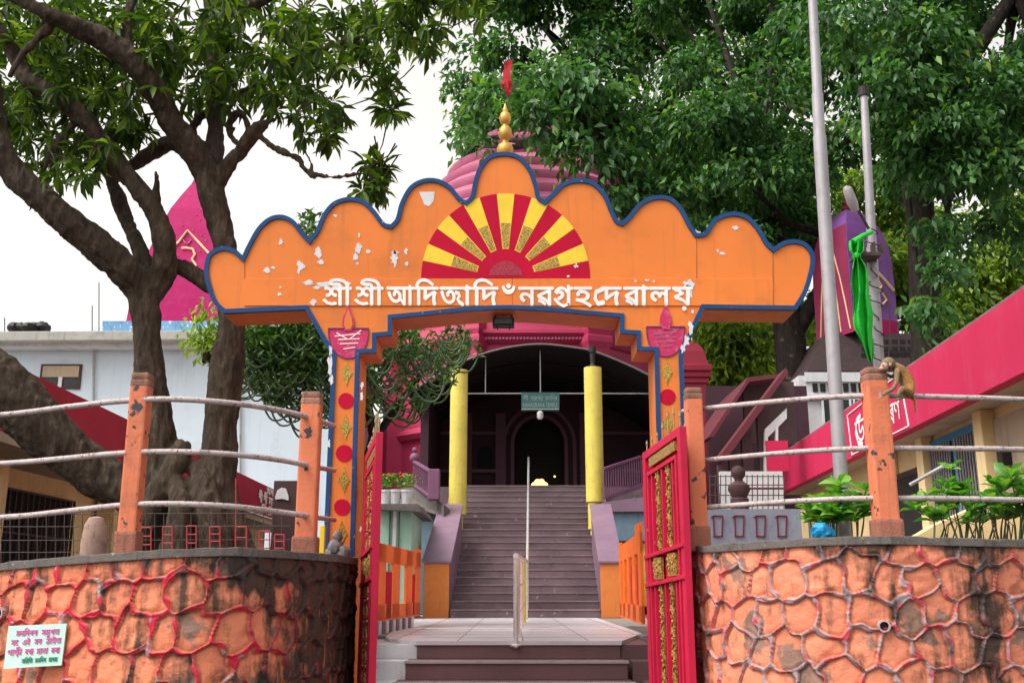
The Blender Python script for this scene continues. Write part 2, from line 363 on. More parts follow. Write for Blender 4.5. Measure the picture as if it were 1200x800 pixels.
def leaves(name, pos, dirs, length, width, mat, parent, tmpl=LEAF_S, rnd=None, roll=0.6):
    N = len(pos); pos = np.asarray(pos); d = np.asarray(dirs, float); d /= np.linalg.norm(d, axis=1)[:, None] + 1e-9
    up = np.tile([0, 0, 1.0], (N, 1)) + RNG.normal(0, roll, (N, 3))
    wv = np.cross(d, up); wv /= np.linalg.norm(wv, axis=1)[:, None] + 1e-9
    nv = np.cross(wv, d)
    L = np.broadcast_to(np.asarray(length, float), (N,)); W = np.broadcast_to(np.asarray(width, float), (N,))
    T, F = tmpl; k = len(T)
    V = pos[:, None, :] + d[:, None, :] * (T[None, :, 0:1] * L[:, None, None]) + wv[:, None, :] * (T[None, :, 1:2] * W[:, None, None]) + nv[:, None, :] * (T[None, :, 2:3] * L[:, None, None])
    FF = (F[None] + (np.arange(N) * k)[:, None, None]).reshape(-1, 3)
    r = RNG.random(N) if rnd is None else rnd
    return numesh(name, V.reshape(-1, 3), FF, mat, parent, {'rnd': np.repeat(r, k)})

# ------------------------------------------------------------------ lettering from Blender's own Bengali glyphs
_gc = {}
def glyph(txt):
    if txt in _gc: return _gc[txt]
    c = bpy.data.curves.new('t', 'FONT'); c.body = txt; c.size = 1; c.resolution_u = 4
    o = bpy.data.objects.new('t', c); COL.objects.link(o); bpy.context.view_layer.update()
    dg = bpy.context.evaluated_depsgraph_get(); me = o.evaluated_get(dg).to_mesh()
    v = [(q.co.x, q.co.y) for q in me.vertices]; f = [tuple(p.vertices) for p in me.polygons]
    o.to_mesh_clear() if hasattr(o, 'to_mesh_clear') else None
    bpy.data.objects.remove(o); bpy.data.curves.remove(c)
    _gc[txt] = (v, f); return _gc[txt]
def stroke2d(pts, w):
    """flat ribbon along 2D pts"""
    pts = [np.array(p, float) for p in pts]; v = []; f = []
    for i, p in enumerate(pts):
        t = pts[min(i + 1, len(pts) - 1)] - pts[max(i - 1, 0)]; t /= np.linalg.norm(t) + 1e-9; n = np.array((-t[1], t[0])) * w / 2
        v += [tuple(p + n), tuple(p - n)]
    for i in range(len(pts) - 1): f.append((2 * i, 2 * i + 1, 2 * i + 3, 2 * i + 2))
    return v, f
def letters(mb, items, place, bold=0.0, depth=0.01, thick=0.004, mi=0):
    """items: (text, x0, x1, y_head, y_base, strokes) in 2D design units; place maps (x, y, out) to 3D"""
    for it in items:
        txt, x0, x1, yh, yb = it[:5]; extra = it[5] if len(it) > 5 else []
        shapes = []
        if txt: shapes.append(glyph(txt))
        hv = glyph('ন')[0]; hy1 = max(q[1] for q in hv); hy0 = min(q[1] for q in hv)
        if not txt: gx0, gx1 = 0, 1
        else:
            xs = [q[0] for q in shapes[0][0]]; gx0, gx1 = min(xs), max(xs)
        sx = (x1 - x0) / (gx1 - gx0); sy = (yh - yb) / (hy1 - hy0)
        for pts, wd in extra: shapes.append(([(gx0 + q[0] * (gx1 - gx0), hy0 + q[1] * (hy1 - hy0)) for q in stroke2d(pts, wd)[0]], stroke2d(pts, wd)[1]))
        offs = [(0, 0)] if not bold else [(0, 0), (bold, 0), (-bold, 0), (0, bold), (0, -bold), (bold * .7, bold * .7), (-bold * .7, -bold * .7)]
        for (v, f) in shapes:
            for oi, (ox, oy) in enumerate(offs):
                out = depth + thick - 0.0003 * oi
                vs = [place(x0 + (q[0] - gx0) * sx + ox, yb + (q[1] - hy0) * sy + oy, out) for q in v]
                mb.add(vs, f, mi)
        # solid back for the headline so it has a body
    return mb
# ================================================================== SETTING
ZL = E - 0.42                                    # courtyard / landing level
ZT = 0.66                                        # gate threshold level
def AX(Y): return -0.02 + 0.029 * (Y - 8)        # the stair axis drifts a little to the right with distance
g = MB(); g.add([(-600, -300, 0), (600, -300, 0), (600, 900, 0), (-600, 900, 0)], [(0, 1, 2, 3)]); tag(g.build('ground', M_ASPH), kind='structure')
g = MB(); g.box((-40, 11, 0.02), (40, 60, ZL - 0.006)); tag(g.build('courtyard', M_PAVE), kind='structure')
# planted terraces behind the two stone walls
def wall_plan(pts): return [((px - 600) / 1236 * Y, Y) for px, Y in pts]
LW = [(-420, 8.6), (-250, 7.4), (-100, 6.85), (0, 6.5), (100, 6.2), (200, 6.03), (265, 6.05), (315, 6.28), (358, 6.65), (392, 7.12), (408, 7.55), (413, 7.93)]
RW = [(810, 7.93), (815, 7.5), (832, 7.12), (868, 6.83), (915, 6.6), (970, 6.43), (1040, 6.35), (1120, 6.36), (1200, 6.45), (1380, 6.75), (1600, 7.3), (1800, 8.0)]
LC = [(-420, 690), (-250, 678), (0, 659), (100, 650), (200, 643), (265, 641), (330, 644.5), (392, 650), (413, 654)]
RC = [(810, 640), (860, 637), (960, 630), (1040, 628), (1120, 630), (1200, 632), (1400, 640), (1800, 655)]
def dens(plan, step):
    c = np.array(catmull(plan, 24)); d = np.r_[0, np.cumsum(np.hypot(*np.diff(c, axis=0).T))]
    n = int(d[-1] / step) + 1; u = np.linspace(0, d[-1], n)
    return u, np.interp(u, d, c[:, 0]), np.interp(u, d, c[:, 1])
def coping_z(u, X, Y, rows):
    px = 600 + X / Y * 1236; rr = np.interp(px, [r[0] for r in rows], [r[1] for r in rows])
    return px, np.array([ZR(r, y) for r, y in zip(rr, Y)])
for nm, W_, C_, back, inner, lab in (('planter_bed', LW, LC, 10.9, -1.42, 'l'), ('planter_bed', RW, RC, 10.2, 1.36, 'r')):
    u, X, Y = dens(wall_plan(W_), 0.1); px, Z = coping_z(u, X, Y, C_)
    zs = float(np.min(Z)) - 0.09
    m = MB(); pts = [(x, y + 0.08, 0.02) for x, y in zip(X, Y) if y < 7.7]
    if lab == 'l': poly = pts + [(inner, 7.97, 0.02), (inner, back, 0.02), (X[0] - 0.5, back, 0.02)]
    else: poly = [(inner, 7.97, 0.02)] + pts + [(X[-1] + 0.5, back, 0.02), (inner, back, 0.02)]
    m.prism(poly, (0, 0, zs - 0.02)); tag(m.build(nm, M_SOIL), kind='structure')

# ------------------------------------------------------------------ gate steps and stair landing
YF = P(600, 750, 1).y  # placeholder
def row_y(row, z):     # distance at which height z shows on this row
    cy = (400 - row) / 1200; d1 = CP - cy * SP; d2 = SP + cy * CP
    return (z - E) / d2 * d1
Y0 = row_y(750.5, ZL)                       # front edge of landing
Y1 = row_y(723.5, ZL)                       # foot of the long stair
lx0 = P(489, 750, Y0).x; lx1 = P(727, 750, Y0).x
st = thing('gate_steps', 'wide plum painted steps with pale nosings rising through the orange gate', 'steps', (AX(9), Y0, 0))
m = MB(); nz = MB(); nst = 3; rise = (ZL - ZT) / nst
for i in range(nst):
    z1 = ZL - i * rise; ya = Y0 - 0.30 * i - 0.0; ex = 0.07 * i
    if i == 0: m.box((lx0, Y0, z1 - rise), (lx1, Y0 + 1.2, z1 - 0.03))
    else: m.box((lx0 - ex, Y0 - 0.30 * i, z1 - rise), (lx1 + ex * .4, Y0 + 0.5, z1))
for i in range(1, nst): nz.box((lx0 - 0.07 * i - .012, Y0 - 0.30 * i - 0.018, ZL - i * rise - 0.022), (lx1 + .028 * i + .012, Y0 - 0.30 * i + 0.03, ZL - i * rise + 0.004))
m.build('step', M_STEP, st, bevel=0.006); nz.build('nosing', M_NOSE, st, bevel=0.004)
m = MB(); m.box((-1.55, 6.7, 0.02), (1.6, Y0 - 0.30 * (nst - 1), ZT)); m.build('threshold', M_STEP, st)
m = MB()
for i in range(4): m.box((-1.5, 6.7 - 0.32 * (i + 1), 0.01), (1.55, 6.7 - 0.32 * i - 0.002, ZT - (i + 1) * ZT / 5)) 
m.build('lower_step', M_STEP, st)
# stepped, tiled cheeks each side of the steps
for sgn in (-1, 1):
    m = MB(); xe = lx0 if sgn < 0 else lx1; xo = -1.45 if sgn < 0 else 1.42
    for k, (ya, zt) in enumerate(((Y0 + .02, ZL - 0.035), (Y0 - 0.28, ZL - 0.16), (Y0 - 0.56, ZL - 0.32))):
        m.box((xe + sgn * (0.004 + .07 * k), ya, ZT - .1), (xo, ya + (1.2 if k == 0 else .278), zt))
    m.build('cheek', M_TILEW if sgn < 0 else M_STEP, st)
# landing slab with tile joints
la = MB(); xl = P(458, 742, Y0 + .5).x
poly = [(lx0 - .01, Y0 - .02, 0), (lx1 + .01, Y0 - .02, 0), (P(752, 735, 11.6).x, 11.6, 0), (P(752, 735, 11.6).x + .1, Y1 + .6, 0), (-1.9, Y1 + .6, 0), (xl - .1, Y0 + .9, 0), (xl, Y0 + .45, 0)]
la.prism([(x, y, ZL - 0.035) for x, y, _ in poly], (0, 0, 0.035)); lo = la.build('landing', M_TILE); tag(lo, kind='structure')
jt = MB()
for k in range(1, 12):
    y = Y0 + k * 0.75; jt.box((xl if k > 1 else lx0, y, ZL - 0.001), (1.35, y + .012, ZL + 0.0015))
for k in range(-2, 3): jt.box((AX(12) + k * .6, Y0 + .01, ZL - 0.0008), (AX(12) + k * .6 + .012, Y1, ZL + 0.0012))
o = jt.build('tile_joint', M_PURT, lo); o['kind'] = 'stuff'

# ------------------------------------------------------------------ ORANGE GATE ARCH
YA = 8.0; AD = 0.40
def ap(px, py, out=0.0): return P(px, py, YA - out) if out == 0 else Vector((P(px, py, YA).x, YA - out, P(px, py, YA).z))
XpoL = P(385, 520, YA).x; XpiL = P(421, 520, YA).x; XpiR = P(767, 520, YA).x; XpoR = P(804, 520, YA).x
arch = thing('gate_arch', 'scalloped orange gateway arch edged in blue with white lettering and a red and yellow sunburst', 'gate arch', (0, YA, ZT - .04))
segs = [
 ('s', [(358, 363), (262, 367.5)]),
 ('c', [(262, 367.5), (250, 355), (242.5, 335), (239.5, 317), (243, 300), (251, 292.5), (263, 289), (276, 292.5), (284.5, 299.5)]),
 ('c', [(284.5, 299.5), (290.5, 287), (302, 267), (316, 255), (331, 252.3), (345, 258.5), (355, 271), (363, 279.5)]),
 ('c', [(363, 279.5), (370, 270), (378.5, 251), (391, 237), (409, 231.5), (427, 235), (440, 247), (450.5, 261), (458, 263.5)]),
 ('c', [(458, 263.5), (464, 256), (469, 238), (480, 219), (496, 210.3), (513, 210.3), (528, 218), (540, 232), (546, 235.5)]),
 ('c', [(546, 235.5), (551.5, 230), (554.5, 215), (560, 198), (571, 184), (584.5, 179.3), (597, 179.3), (610.5, 184), (622.5, 198), (629.5, 216), (633, 231), (638, 235)]),
 ('c', [(638, 235), (647, 226), (660, 214.3), (678, 209.8), (696, 213.5), (710, 227.5), (719, 248), (724, 258), (728.5, 260)]),
 ('c', [(728.5, 260), (736, 253), (749, 238), (766, 230), (785, 231.3), (799, 243.5), (809.5, 263), (816.5, 273.5)]),
 ('c', [(816.5, 273.5), (825, 272), (837, 256), (857, 248.8), (876.5, 253.5), (890, 267.5), (899.5, 283.5), (906, 290)]),
 ('c', [(906, 290), (917, 283.3), (931, 281), (945.5, 286), (954.5, 301), (951.5, 324), (944.5, 345), (933, 363.5)]),
 ('s', [(933, 363.5), (825, 362), (801, 414)]),
]
loop = []
for kind, pts in segs:
    q = catmull(pts, 5) if kind == 'c' else [np.array(p, float) for p in pts]
    if loop and np.hypot(*(q[0] - loop[-1])) < 0.01: q = q[1:]
    loop += list(q)
up2 = [(float(ap(x, y).x), float(ap(x, y).z)) for x, y in loop]
inn = [(767, 411.5), (746.5, 411), (746, 392), (726.5, 391), (726.5, 372)]
inn += [tuple(p) for p in catmull([(726.5, 372), (690, 369), (645, 365), (594.5, 362.5), (545, 365), (500, 369.5), (459.5, 373.5)], 4)[1:-1]]
inn += [(459.5, 373.5), (459.5, 393), (441, 394.5), (441, 413.5), (421.5, 414)]
in2 = [(float(ap(x, y).x), float(ap(x, y).z)) for x, y in inn]
zb = ZT - 0.04
full = [(XpoL, zb), (XpoL, ap(385, 418).z)] + up2 + [(XpoR, ap(800, 420).z), (XpoR, zb), (XpiR, zb)] + in2 + [(XpiL, zb)]
m = MB(); m.prism([(x, YA, z) for x, z in full], (0, AD, 0)); body = m.build('arch_body', M_ORANGE, arch)
def ribbon(loop2, w, y0, y1, side):
    """band of width w along an open outline, inside it"""
    A = np.array(loop2); n = len(A); keep = [0]
    for i in range(1, n):
        if np.hypot(*(A[i] - A[keep[-1]])) > 0.004: keep.append(i)
    A = A[keep]; n = len(A); I = []
    for i in range(n):
        a = A[max(i - 1, 0)]; b = A[min(i + 1, n - 1)]
        t1 = A[i] - a if i > 0 else b - A[i]; t2 = b - A[i] if i < n - 1 else A[i] - a
        t1 = t1 / (np.linalg.norm(t1) + 1e-9); t2 = t2 / (np.linalg.norm(t2) + 1e-9)
        n1 = np.array((-t1[1], t1[0])) * side; n2 = np.array((-t2[1], t2[0])) * side; nn = n1 + n2; l = np.linalg.norm(nn)
        nn = nn / (l + 1e-9); I.append(A[i] + nn * w / max(0.6, l / 2))
    m = MB()
    vs = [(x, y0, z) for x, z in A] + [(x, y0, z) for x, z in I] + [(x, y1, z) for x, z in A] + [(x, y1, z) for x, z in I]
    fs = []
    for i in range(n - 1):
        fs += [(i, i + 1, n + i + 1, n + i), (i, 2 * n + i, 2 * n + i + 1, i + 1), (n + i, n + i + 1, 3 * n + i + 1, 3 * n + i)]
    m.add(vs, fs); return m
outl = [(XpoL - .003, zb + .02), (XpoL - .003, ap(385, 418).z)] + up2 + [(XpoR + .003, ap(800, 420).z), (XpoR + .003, zb + .02)]
ribbon(outl, 0.036, YA - 0.016, YA + 0.03, -1).build('border', M_BLUE, arch, fix=False)
ribbon([(XpiR - .003, zb + .02)] + in2 + [(XpiL + .003, zb + .02)], 0.034, YA - 0.014, YA + 0.02, -1).build('border', M_BLUE, arch, fix=False)
def flat(pts, out, thick, mi=0, mb=None):
    mb = mb or MB(); f = [ap(x, y, out) for x, y in pts]
    return mb.prism(f, (0, thick, 0), mi)
# lower board standing a little proud, seams of the upper boards
flat([(286.5, 326.8), (905.5, 326.8), (905.5, 358.5), (286.5, 358.5)], 0.009, 0.0095).build('name_board', M_ORANGE, arch, bevel=0.002)
m = MB()
for x0, y0, x1, y1 in ((286, 300, 287.2, 327), (905.2, 292, 906.4, 330), (815.8, 276, 816.6, 327), (600, 327, 600.8, 359)):
    flat([(x0, y0), (x1, y0), (x1, y1), (x0, y1)], 0.010 if y1 > 340 else 0.0025, 0.004, mb=m)
m.build('board_seam', M_SEAM, arch)['kind'] = 'stuff'
# sunburst
cx0, cy0, Rf = 592.5, 326.0, 99
def arc(r, a0, a1, k=5): return [(cx0 + r * math.cos(R(a0 + (a1 - a0) * j / k)), cy0 - r * math.sin(R(a0 + (a1 - a0) * j / k))) for j in range(k + 1)]
red = MB(); yel = MB(); gld = MB()
sunp = MB()
for i in range(15):
    a0, a1 = 12 * i, 12 * i + 12
    flat([(cx0, cy0)] + arc(Rf, a0, a1), 0.004, 0.0045, mb=(red if i % 2 == 0 else yel))
    if i % 2: flat(arc(Rf * (0.66 if i not in (7,) else 0.65), a0 + .8, a1 - .8) + arc(Rf * 0.36, a1 - 1.2, a0 + 1.2), 0.0062, 0.002, mb=gld)
sb = red.build('sunburst', M_RED, arch); yel.build('yellow_ray', M_YEL, sb); gld.build('glitter_ray', M_GOLDG, sb)
h = MB(); flat(arc(Rf * 0.345, 0, 180, 18), 0.0085, 0.0022, mb=h); h.build('hub', M_RED, sb)
h = MB(); flat(arc(Rf * 0.2, 8, 172, 14), 0.0105, 0.0019, mb=h); h.build('hub_glitter', M_REDG, sb)
# lettering
_rc = {}
def raster_glyph(txt, rows=96):
    '''solid fill of a glyph even where its outlines overlap: winding count along scan lines'''
    if txt in _rc: return _rc[txt]
    cu = bpy.data.curves.new('t', 'FONT'); cu.body = txt; cu.size = 1; cu.resolution_u = 5; cu.fill_mode = 'NONE'
    o = bpy.data.objects.new('t', cu); COL.objects.link(o); bpy.context.view_layer.update()
    me = o.evaluated_get(bpy.context.evaluated_depsgraph_get()).to_mesh()
    co = [(v.co.x, v.co.y) for v in me.vertices]; ed = [tuple(e.vertices) for e in me.edges]
    bpy.data.objects.remove(o); bpy.data.curves.remove(cu)
    nb = {}
    for p, q in ed: nb.setdefault(p, []).append(q); nb.setdefault(q, []).append(p)
    seen = set(); loops = []
    for s_ in range(len(co)):
        if s_ in seen or s_ not in nb: continue
        lp = [s_]; seen.add(s_); cur = max(nb[s_]) if min(nb[s_]) > s_ and (s_ + 1) not in nb[s_] else (s_ + 1 if (s_ + 1) in nb[s_] else nb[s_][0])
        while cur not in seen:
            lp.append(cur); seen.add(cur); nx_ = [q for q in nb[cur] if q not in seen]
            if not nx_: break
            cur = nx_[0]
        loops.append(lp)
    ys = [q[1] for q in co]; y0, y1 = min(ys), max(ys); V, F = [], []
    for r_ in range(rows):
        ya, yb = y0 + (y1 - y0) * r_ / rows, y0 + (y1 - y0) * (r_ + 1) / rows; ym = (ya + yb) / 2; xs = []
        for lp in loops:
            for i in range(len(lp)):
                p, q = co[lp[i]], co[lp[(i + 1) % len(lp)]]
                if (p[1] <= ym) != (q[1] <= ym): xs.append((p[0] + (q[0] - p[0]) * (ym - p[1]) / (q[1] - p[1]), 1 if q[1] > p[1] else -1))
        xs.sort(); wn_ = 0
        for x_, s2 in xs:
            if wn_ == 0: st_ = x_
            wn_ += s2
            if wn_ == 0: k_ = len(V); V += [(st_, ya), (x_, ya), (x_, yb), (st_, yb)]; F.append((k_, k_ + 1, k_ + 2, k_ + 3))
    _rc[txt] = (V, F); return _rc[txt]
_flat_glyph = glyph
def glyph(txt): return raster_glyph(txt)
RA = [([(-0.02, 0.02), (0.12, 0.13), (0.3, 0.2), (0.5, 0.22)], 0.09), ([(-.03, .42), (0.10, 0.16), (0.25, 0.10)], 0.08)]
GR = [([(0.0, 0.22), (0.3, 0.05), (0.55, 0.0), (0.9, 0.02)], 0.09), ([(0.12, 0.22), (0.35, -0.14), (0.6, -0.2), (0.85, 0.1)], 0.08)]
YP = [([(0.0, 0.95), (0.12, 0.62), (0.34, 0.42), (0.08, 0.24), (0.28, 0.02)], 0.1)]
H0, B0 = 337.2, 357.8
lm = MB()
letters(lm, [
 ('শী', 381, 412, H0, B0, [([(-0.04, 0.30), (0.10, 0.12), (0.26, 0.06), (0.42, 0.10)], 0.10)]),
 ('শী', 418, 449, H0, B0, [([(-0.04, 0.30), (0.10, 0.12), (0.26, 0.06), (0.42, 0.10)], 0.10)]),
 ('আ', 454, 484.5, H0, B0), ('িদ', 486.5, 513.5, H0, B0),
 ('ত', 516, 535, H0, B0), ('', 534, 545, H0, B0, [([(0.0, 0.70), (0.32, 0.66), (0.42, 0.50), (0.22, 0.34), (0.40, 0.16), (0.8, 0.02)], 0.16)]), ('া', 543, 552.5, H0, B0),
 ('িদ', 554, 583.5, H0, B0)], ap, bold=0.8, depth=0.0098)
letters(lm, [
 ('ন', 608, 628, H0, B0), ('ৱ', 628.5, 648.5, H0, B0), ('গ', 650, 671, H0, B0, [([(0.0, 0.34), (0.25, 0.06), (0.5, -0.06), (0.8, 0.08)], 0.1)]), ('হ', 673, 693, H0, B0),
 ('দ', 706, 727.5, H0, B0), ('', 697, 709, H0, B0, [([(0.95, 0.94), (0.1, 0.72), (0.02, 0.35), (0.3, 0.08), (0.9, 0.14)], 0.2)]),
 ('ৱ', 731, 750, H0, B0), ('া', 749, 759.5, H0, B0), ('ল', 761, 785, H0, B0), ('য়', 788, 811, H0, B0)], ap, bold=0.8, depth=0.0098)
# crescent and dot
cr = [(588 + 7.5 - 7.5 * math.cos(R(a)) if False else 596 + 8 * math.cos(R(a)), 336 + 9.5 * math.sin(R(a))) for a in range(0, 181, 20)]
cr += [(596 + 5 * math.cos(R(a)), 335 + 5 * math.sin(R(a))) for a in range(180, -1, -20)]
flat(cr, 0.014, 0.004, mb=lm)
flat([(596 + 2.8 * math.cos(R(a)), 335.5 + 2.8 * math.sin(R(a))) for a in range(0, 360, 30)], 0.0145, 0.004, mb=lm)
# continuous headlines of the two halves, broken between words
for x0, x1 in ((453.5, 514), (515.5, 552.5), (553.5, 584), (608, 648.5), (673, 693), (704, 727.5), (731, 759.5), (761, 785)):
    flat([(x0, H0 - .6), (x1, H0 - .6), (x1, H0 + 2.6), (x0, H0 + 2.6)], 0.0143, 0.004, mb=lm)
lm.build('lettering', M_WHITE, arch, fix=False)
# oil lamps painted on the shoulders
for xc, yt, w_ in ((408.5, 385, 23.5), (780, 383, 22.5)):
    b_ = MB(); pts = [(xc - w_, yt), (xc + w_, yt)] + [(xc + w_ * math.cos(R(a)), yt + 35 * math.sin(R(a)) ** 0.8) for a in range(10, 180, 10)]
    flat(pts, 0.005, 0.0055, mb=b_); di = b_.build('oil_lamp', M_PINKD, arch)
    f_ = MB(); flat([(xc - 4, yt + 3), (xc - 7.2, yt - 4), (xc - 6.4, yt - 12), (xc - 2.6, yt - 21), (xc - .3, yt - 30), (xc + 2.2, yt - 21), (xc + 6, yt - 12), (xc + 6.8, yt - 4), (xc + 4, yt + 3)], 0.0125, 0.002, mb=f_); f_.build('flame', M_PINKD, di)
    if xc < 500:
        f_ = MB(); flat([(xc - 2.5, yt + 1), (xc - 5.2, yt - 4), (xc - 4.4, yt - 11), (xc - .3, yt - 23), (xc + 4, yt - 11), (xc + 4.8, yt - 4), (xc + 2.5, yt + 1)], 0.0145, 0.0018, mb=f_); f_.build('flame_core', M_ORANGE, di)
    s_ = MB()
    for k, (ax_, ay, bx, by) in enumerate(((-16, 9, 14, 6), (-12, 13, 13, 12), (-10, 18, 11, 17), (-6, 24, 8, 22), (-14, 5, -2, 12), (2, 12, 15, 2))):
        s_.obox(ap(xc + ax_, yt + ay, .0068 + k * .0002), ap(xc + bx, yt + by, .0068 + k * .0002), 0.0016, 0.008, up=(0, 0, 1))
    s_.build('brush_stroke', M_WHITE if xc < 500 else M_PINKL, di)
    rim = MB(); pr = [ap(x, y, 0.0085) for x, y in [(xc - w_, yt), (xc + w_, yt)]]
    rim.obox(pr[0], pr[1], 0.004, 0.01); q = [ap(x, y, .0085) for x, y in pts[1:] + pts[:1]]
    for i in range(len(q) - 1): rim.obox(q[i], q[i + 1], 0.004, 0.008)
    rim.build('outline', M_PURP, di)
# roundels and diamonds down the pillars
def roundel(x, y, r):
    mm = MB(); flat([(x + r * (1 + .06 * (k % 2)) * math.cos(R(k * 11.25)), y + r * (1 + .06 * (k % 2)) * math.sin(R(k * 11.25))) for k in range(32)], 0.005, 0.005, mb=mm); mm.build('roundel', M_RED, arch)
def diamond(x, y, a, b):
    mm = MB(); flat([(x, y - b), (x + a * .5, y - b * .35), (x + a, y), (x + a * .5, y + b * .35), (x, y + b), (x - a * .5, y + b * .35), (x - a, y), (x - a * .5, y - b * .35)], 0.005, 0.005, mb=mm); mm.build('diamond', M_GOLDG, arch)
for x, y, r in ((405.7, 469.5, 9), (403.5, 531, 9.6), (401, 594, 9.3), (782.4, 465, 9), (783, 527, 9.3), (784, 591, 9.3)): roundel(x, y, r)
for x, y in ((406, 437.5), (405, 500.5), (403, 562.5), (400.5, 625), (781.5, 436.5), (783, 496), (784, 560), (784.5, 622)): diamond(x, y, 7, 15)
# flaked paint patches
fl = MB()
def flake(x, y, rx, ry, out=0.003):
    k = random.randint(13, 18); a0 = random.random() * 6
    pts = [(x + rx * random.uniform(.4, 1.2) * math.cos(a0 + j * 6.283 / k), y + ry * random.uniform(.4, 1.2) * math.sin(a0 + j * 6.283 / k)) for j in range(k)]
    flat(pts, out, 0.003, mb=fl)
for a in ((352, 312, 6, 9), (372, 296, 5, 8), (376, 307, 4, 4), (329, 284, 2.5, 5), (313, 317, 5, 4), (320, 314, 3, 2), (393, 253, 3, 2), (420, 291, 5, 7), (417, 302, 4, 6), (431, 295, 3, 3), (421, 275, 2, 3),
          (462, 303, 4.5, 10), (463, 296, 6, 2), (476, 295, 2.5, 4), (477, 309, 2.5, 3), (419, 309, 2, 2), (861, 267, 5, 2.6), (847, 297, 4, 2.5), (841, 294, 2, 2), (816, 273, 5, 4), (364, 281, 6, 4), (574, 318, 2.5, 2), (675, 312, 3, 3), (666, 324, 2, 1.5)): flake(*a, out=0.0075 if 500 < a[0] < 700 else 0.003)
for a in ((328, 345, 3, 3), (329, 337, 2, 1.5), (367, 355, 4.5, 4.5), (362, 332, 8, 3.5), (380, 333, 9, 3.5), (395, 334, 8, 4), (372, 337, 5, 3), (408, 333, 4, 3), (806, 333, 8, 6), (808, 343, 6, 10), (745, 330, 2, 1.5), (758, 329, 3, 1.5), (766, 330, 2, 1.5)): flake(*a, out=0.0115)
flat([(491, 225), (509.5, 225), (508, 236), (503, 242), (497, 240), (494, 232)], 0.003, 0.0035, mb=fl)
for a in ((387.5, 412, 2.5, 9), (387, 428, 3.5, 14), (389, 445, 3.5, 7), (424.5, 452, 2.3, 5), (424, 464, 2.2, 6), (809, 384, 3.5, 10), (804, 399, 4, 9), (800, 408, 3.5, 7), (811, 366, 2, 3), (386, 520, 2, 7), (803, 500, 2, 9), (423, 620, 1.6, 4)): flake(*a, out=0.0185)
fl.build('flaked_paint', M_FLAKE, arch)['kind'] = 'stuff'
# brass finial on the crest
fc = P(592, 181, YA + AD / 2); fi = MB()
px_ = S(150, YA)
prof = [(0.02, -0.03), (8.5, 0), (9.8, 3), (9.8, 8), (8, 12), (4, 14), (3.6, 17), (6.5, 20), (8.2, 26), (7.6, 32), (4, 36), (3.4, 38), (6, 41), (7.3, 47), (6, 52), (3, 55), (3.4, 58), (2, 61), (.6, 66)]
fi.lathe([(r * px_, z * px_) for r, z in prof], fc, 20); fi.build('finial', M_GOLD, arch, smooth=True)

# tattered red flag tied with leaves on a thin stick behind the crest
ft = thing('prayer_flag', 'tattered dark red cloth on a thin stick above the gold finial', 'flag', P(594, 178, YA + .28))
mm = MB(); mm.tube([P(594, 180, YA + .28), P(595, 120, YA + .28), P(596, 66, YA + .28)], 0.008, 6); mm.build('stick', M_WIRE, ft)
mm = MB()
for k, (xa, ya, wd, ln) in enumerate(((592, 72, 5, 24), (597, 70, 5, 32), (594, 88, 7, 24), (590, 95, 5, 10), (598, 92, 4, 16))):
    for j in range(5):
        y0, y1 = ya + ln * j / 5, ya + ln * (j + 1) / 5; s0 = wd * (1 - .08 * j) * .5; sh = math.sin(j * 1.3 + k) * 1.2; sh1 = math.sin((j + 1) * 1.3 + k) * 1.2; yy = YA + .26 + .012 * math.sin(j + k) - k * .006; yy1 = YA + .26 + .012 * math.sin(j + 1 + k) - k * .006
        mm.add([P(xa - s0 + sh, y0, yy), P(xa + s0 + sh, y0, yy), P(xa + s0 + sh1, y1, yy1), P(xa - s0 + sh1, y1, yy1)], [(0, 1, 2, 3)])
mm.build('cloth', M_REDC, ft, fix=False)
pos = []; dr = []
for k in range(46): q = P(584 + random.gauss(0, 4.5), 121 + random.gauss(0, 5), YA + .28 + random.uniform(-.04, .04)); pos.append(q); dr.append((random.gauss(0, 1), random.gauss(0, .6), random.gauss(-.4, .7)))
leaves('leaf_sprig', pos, dr, 0.05, 0.022, M_LEAFP, ft)

# floodlight hanging under the arch
fl2 = thing('floodlight', 'small black floodlight hanging under the middle of the orange arch', 'floodlight', P(590, 372, YA + .2))
q = P(590, 378, YA + .2); k = S(378, YA)
mm = MB(); mm.box((q.x - 13 * k, q.y - .07, q.z - 5.5 * k), (q.x + 13 * k, q.y + .06, q.z + 4 * k)); mm.build('lamp_housing', M_DARK, fl2, bevel=0.008)
mm = MB(); mm.box((q.x - 10 * k, q.y - .078, q.z - 4 * k), (q.x + 10 * k, q.y - .0705, q.z + 2.5 * k)); mm.build('glass', M_GLASSD, fl2)
mm = MB()
for s_ in (-1, 1): mm.box((q.x + s_ * 10 * k - .006, q.y - .02, q.z + 4 * k), (q.x + s_ * 10 * k + .006, q.y + .02, q.z + 11 * k)); mm.box((q.x + s_ * 7 * k - .006, q.y - .02, q.z - 9 * k), (q.x + s_ * 7 * k + .006, q.y, q.z - 5.5 * k))
mm.build('bracket', M_DARK, fl2)

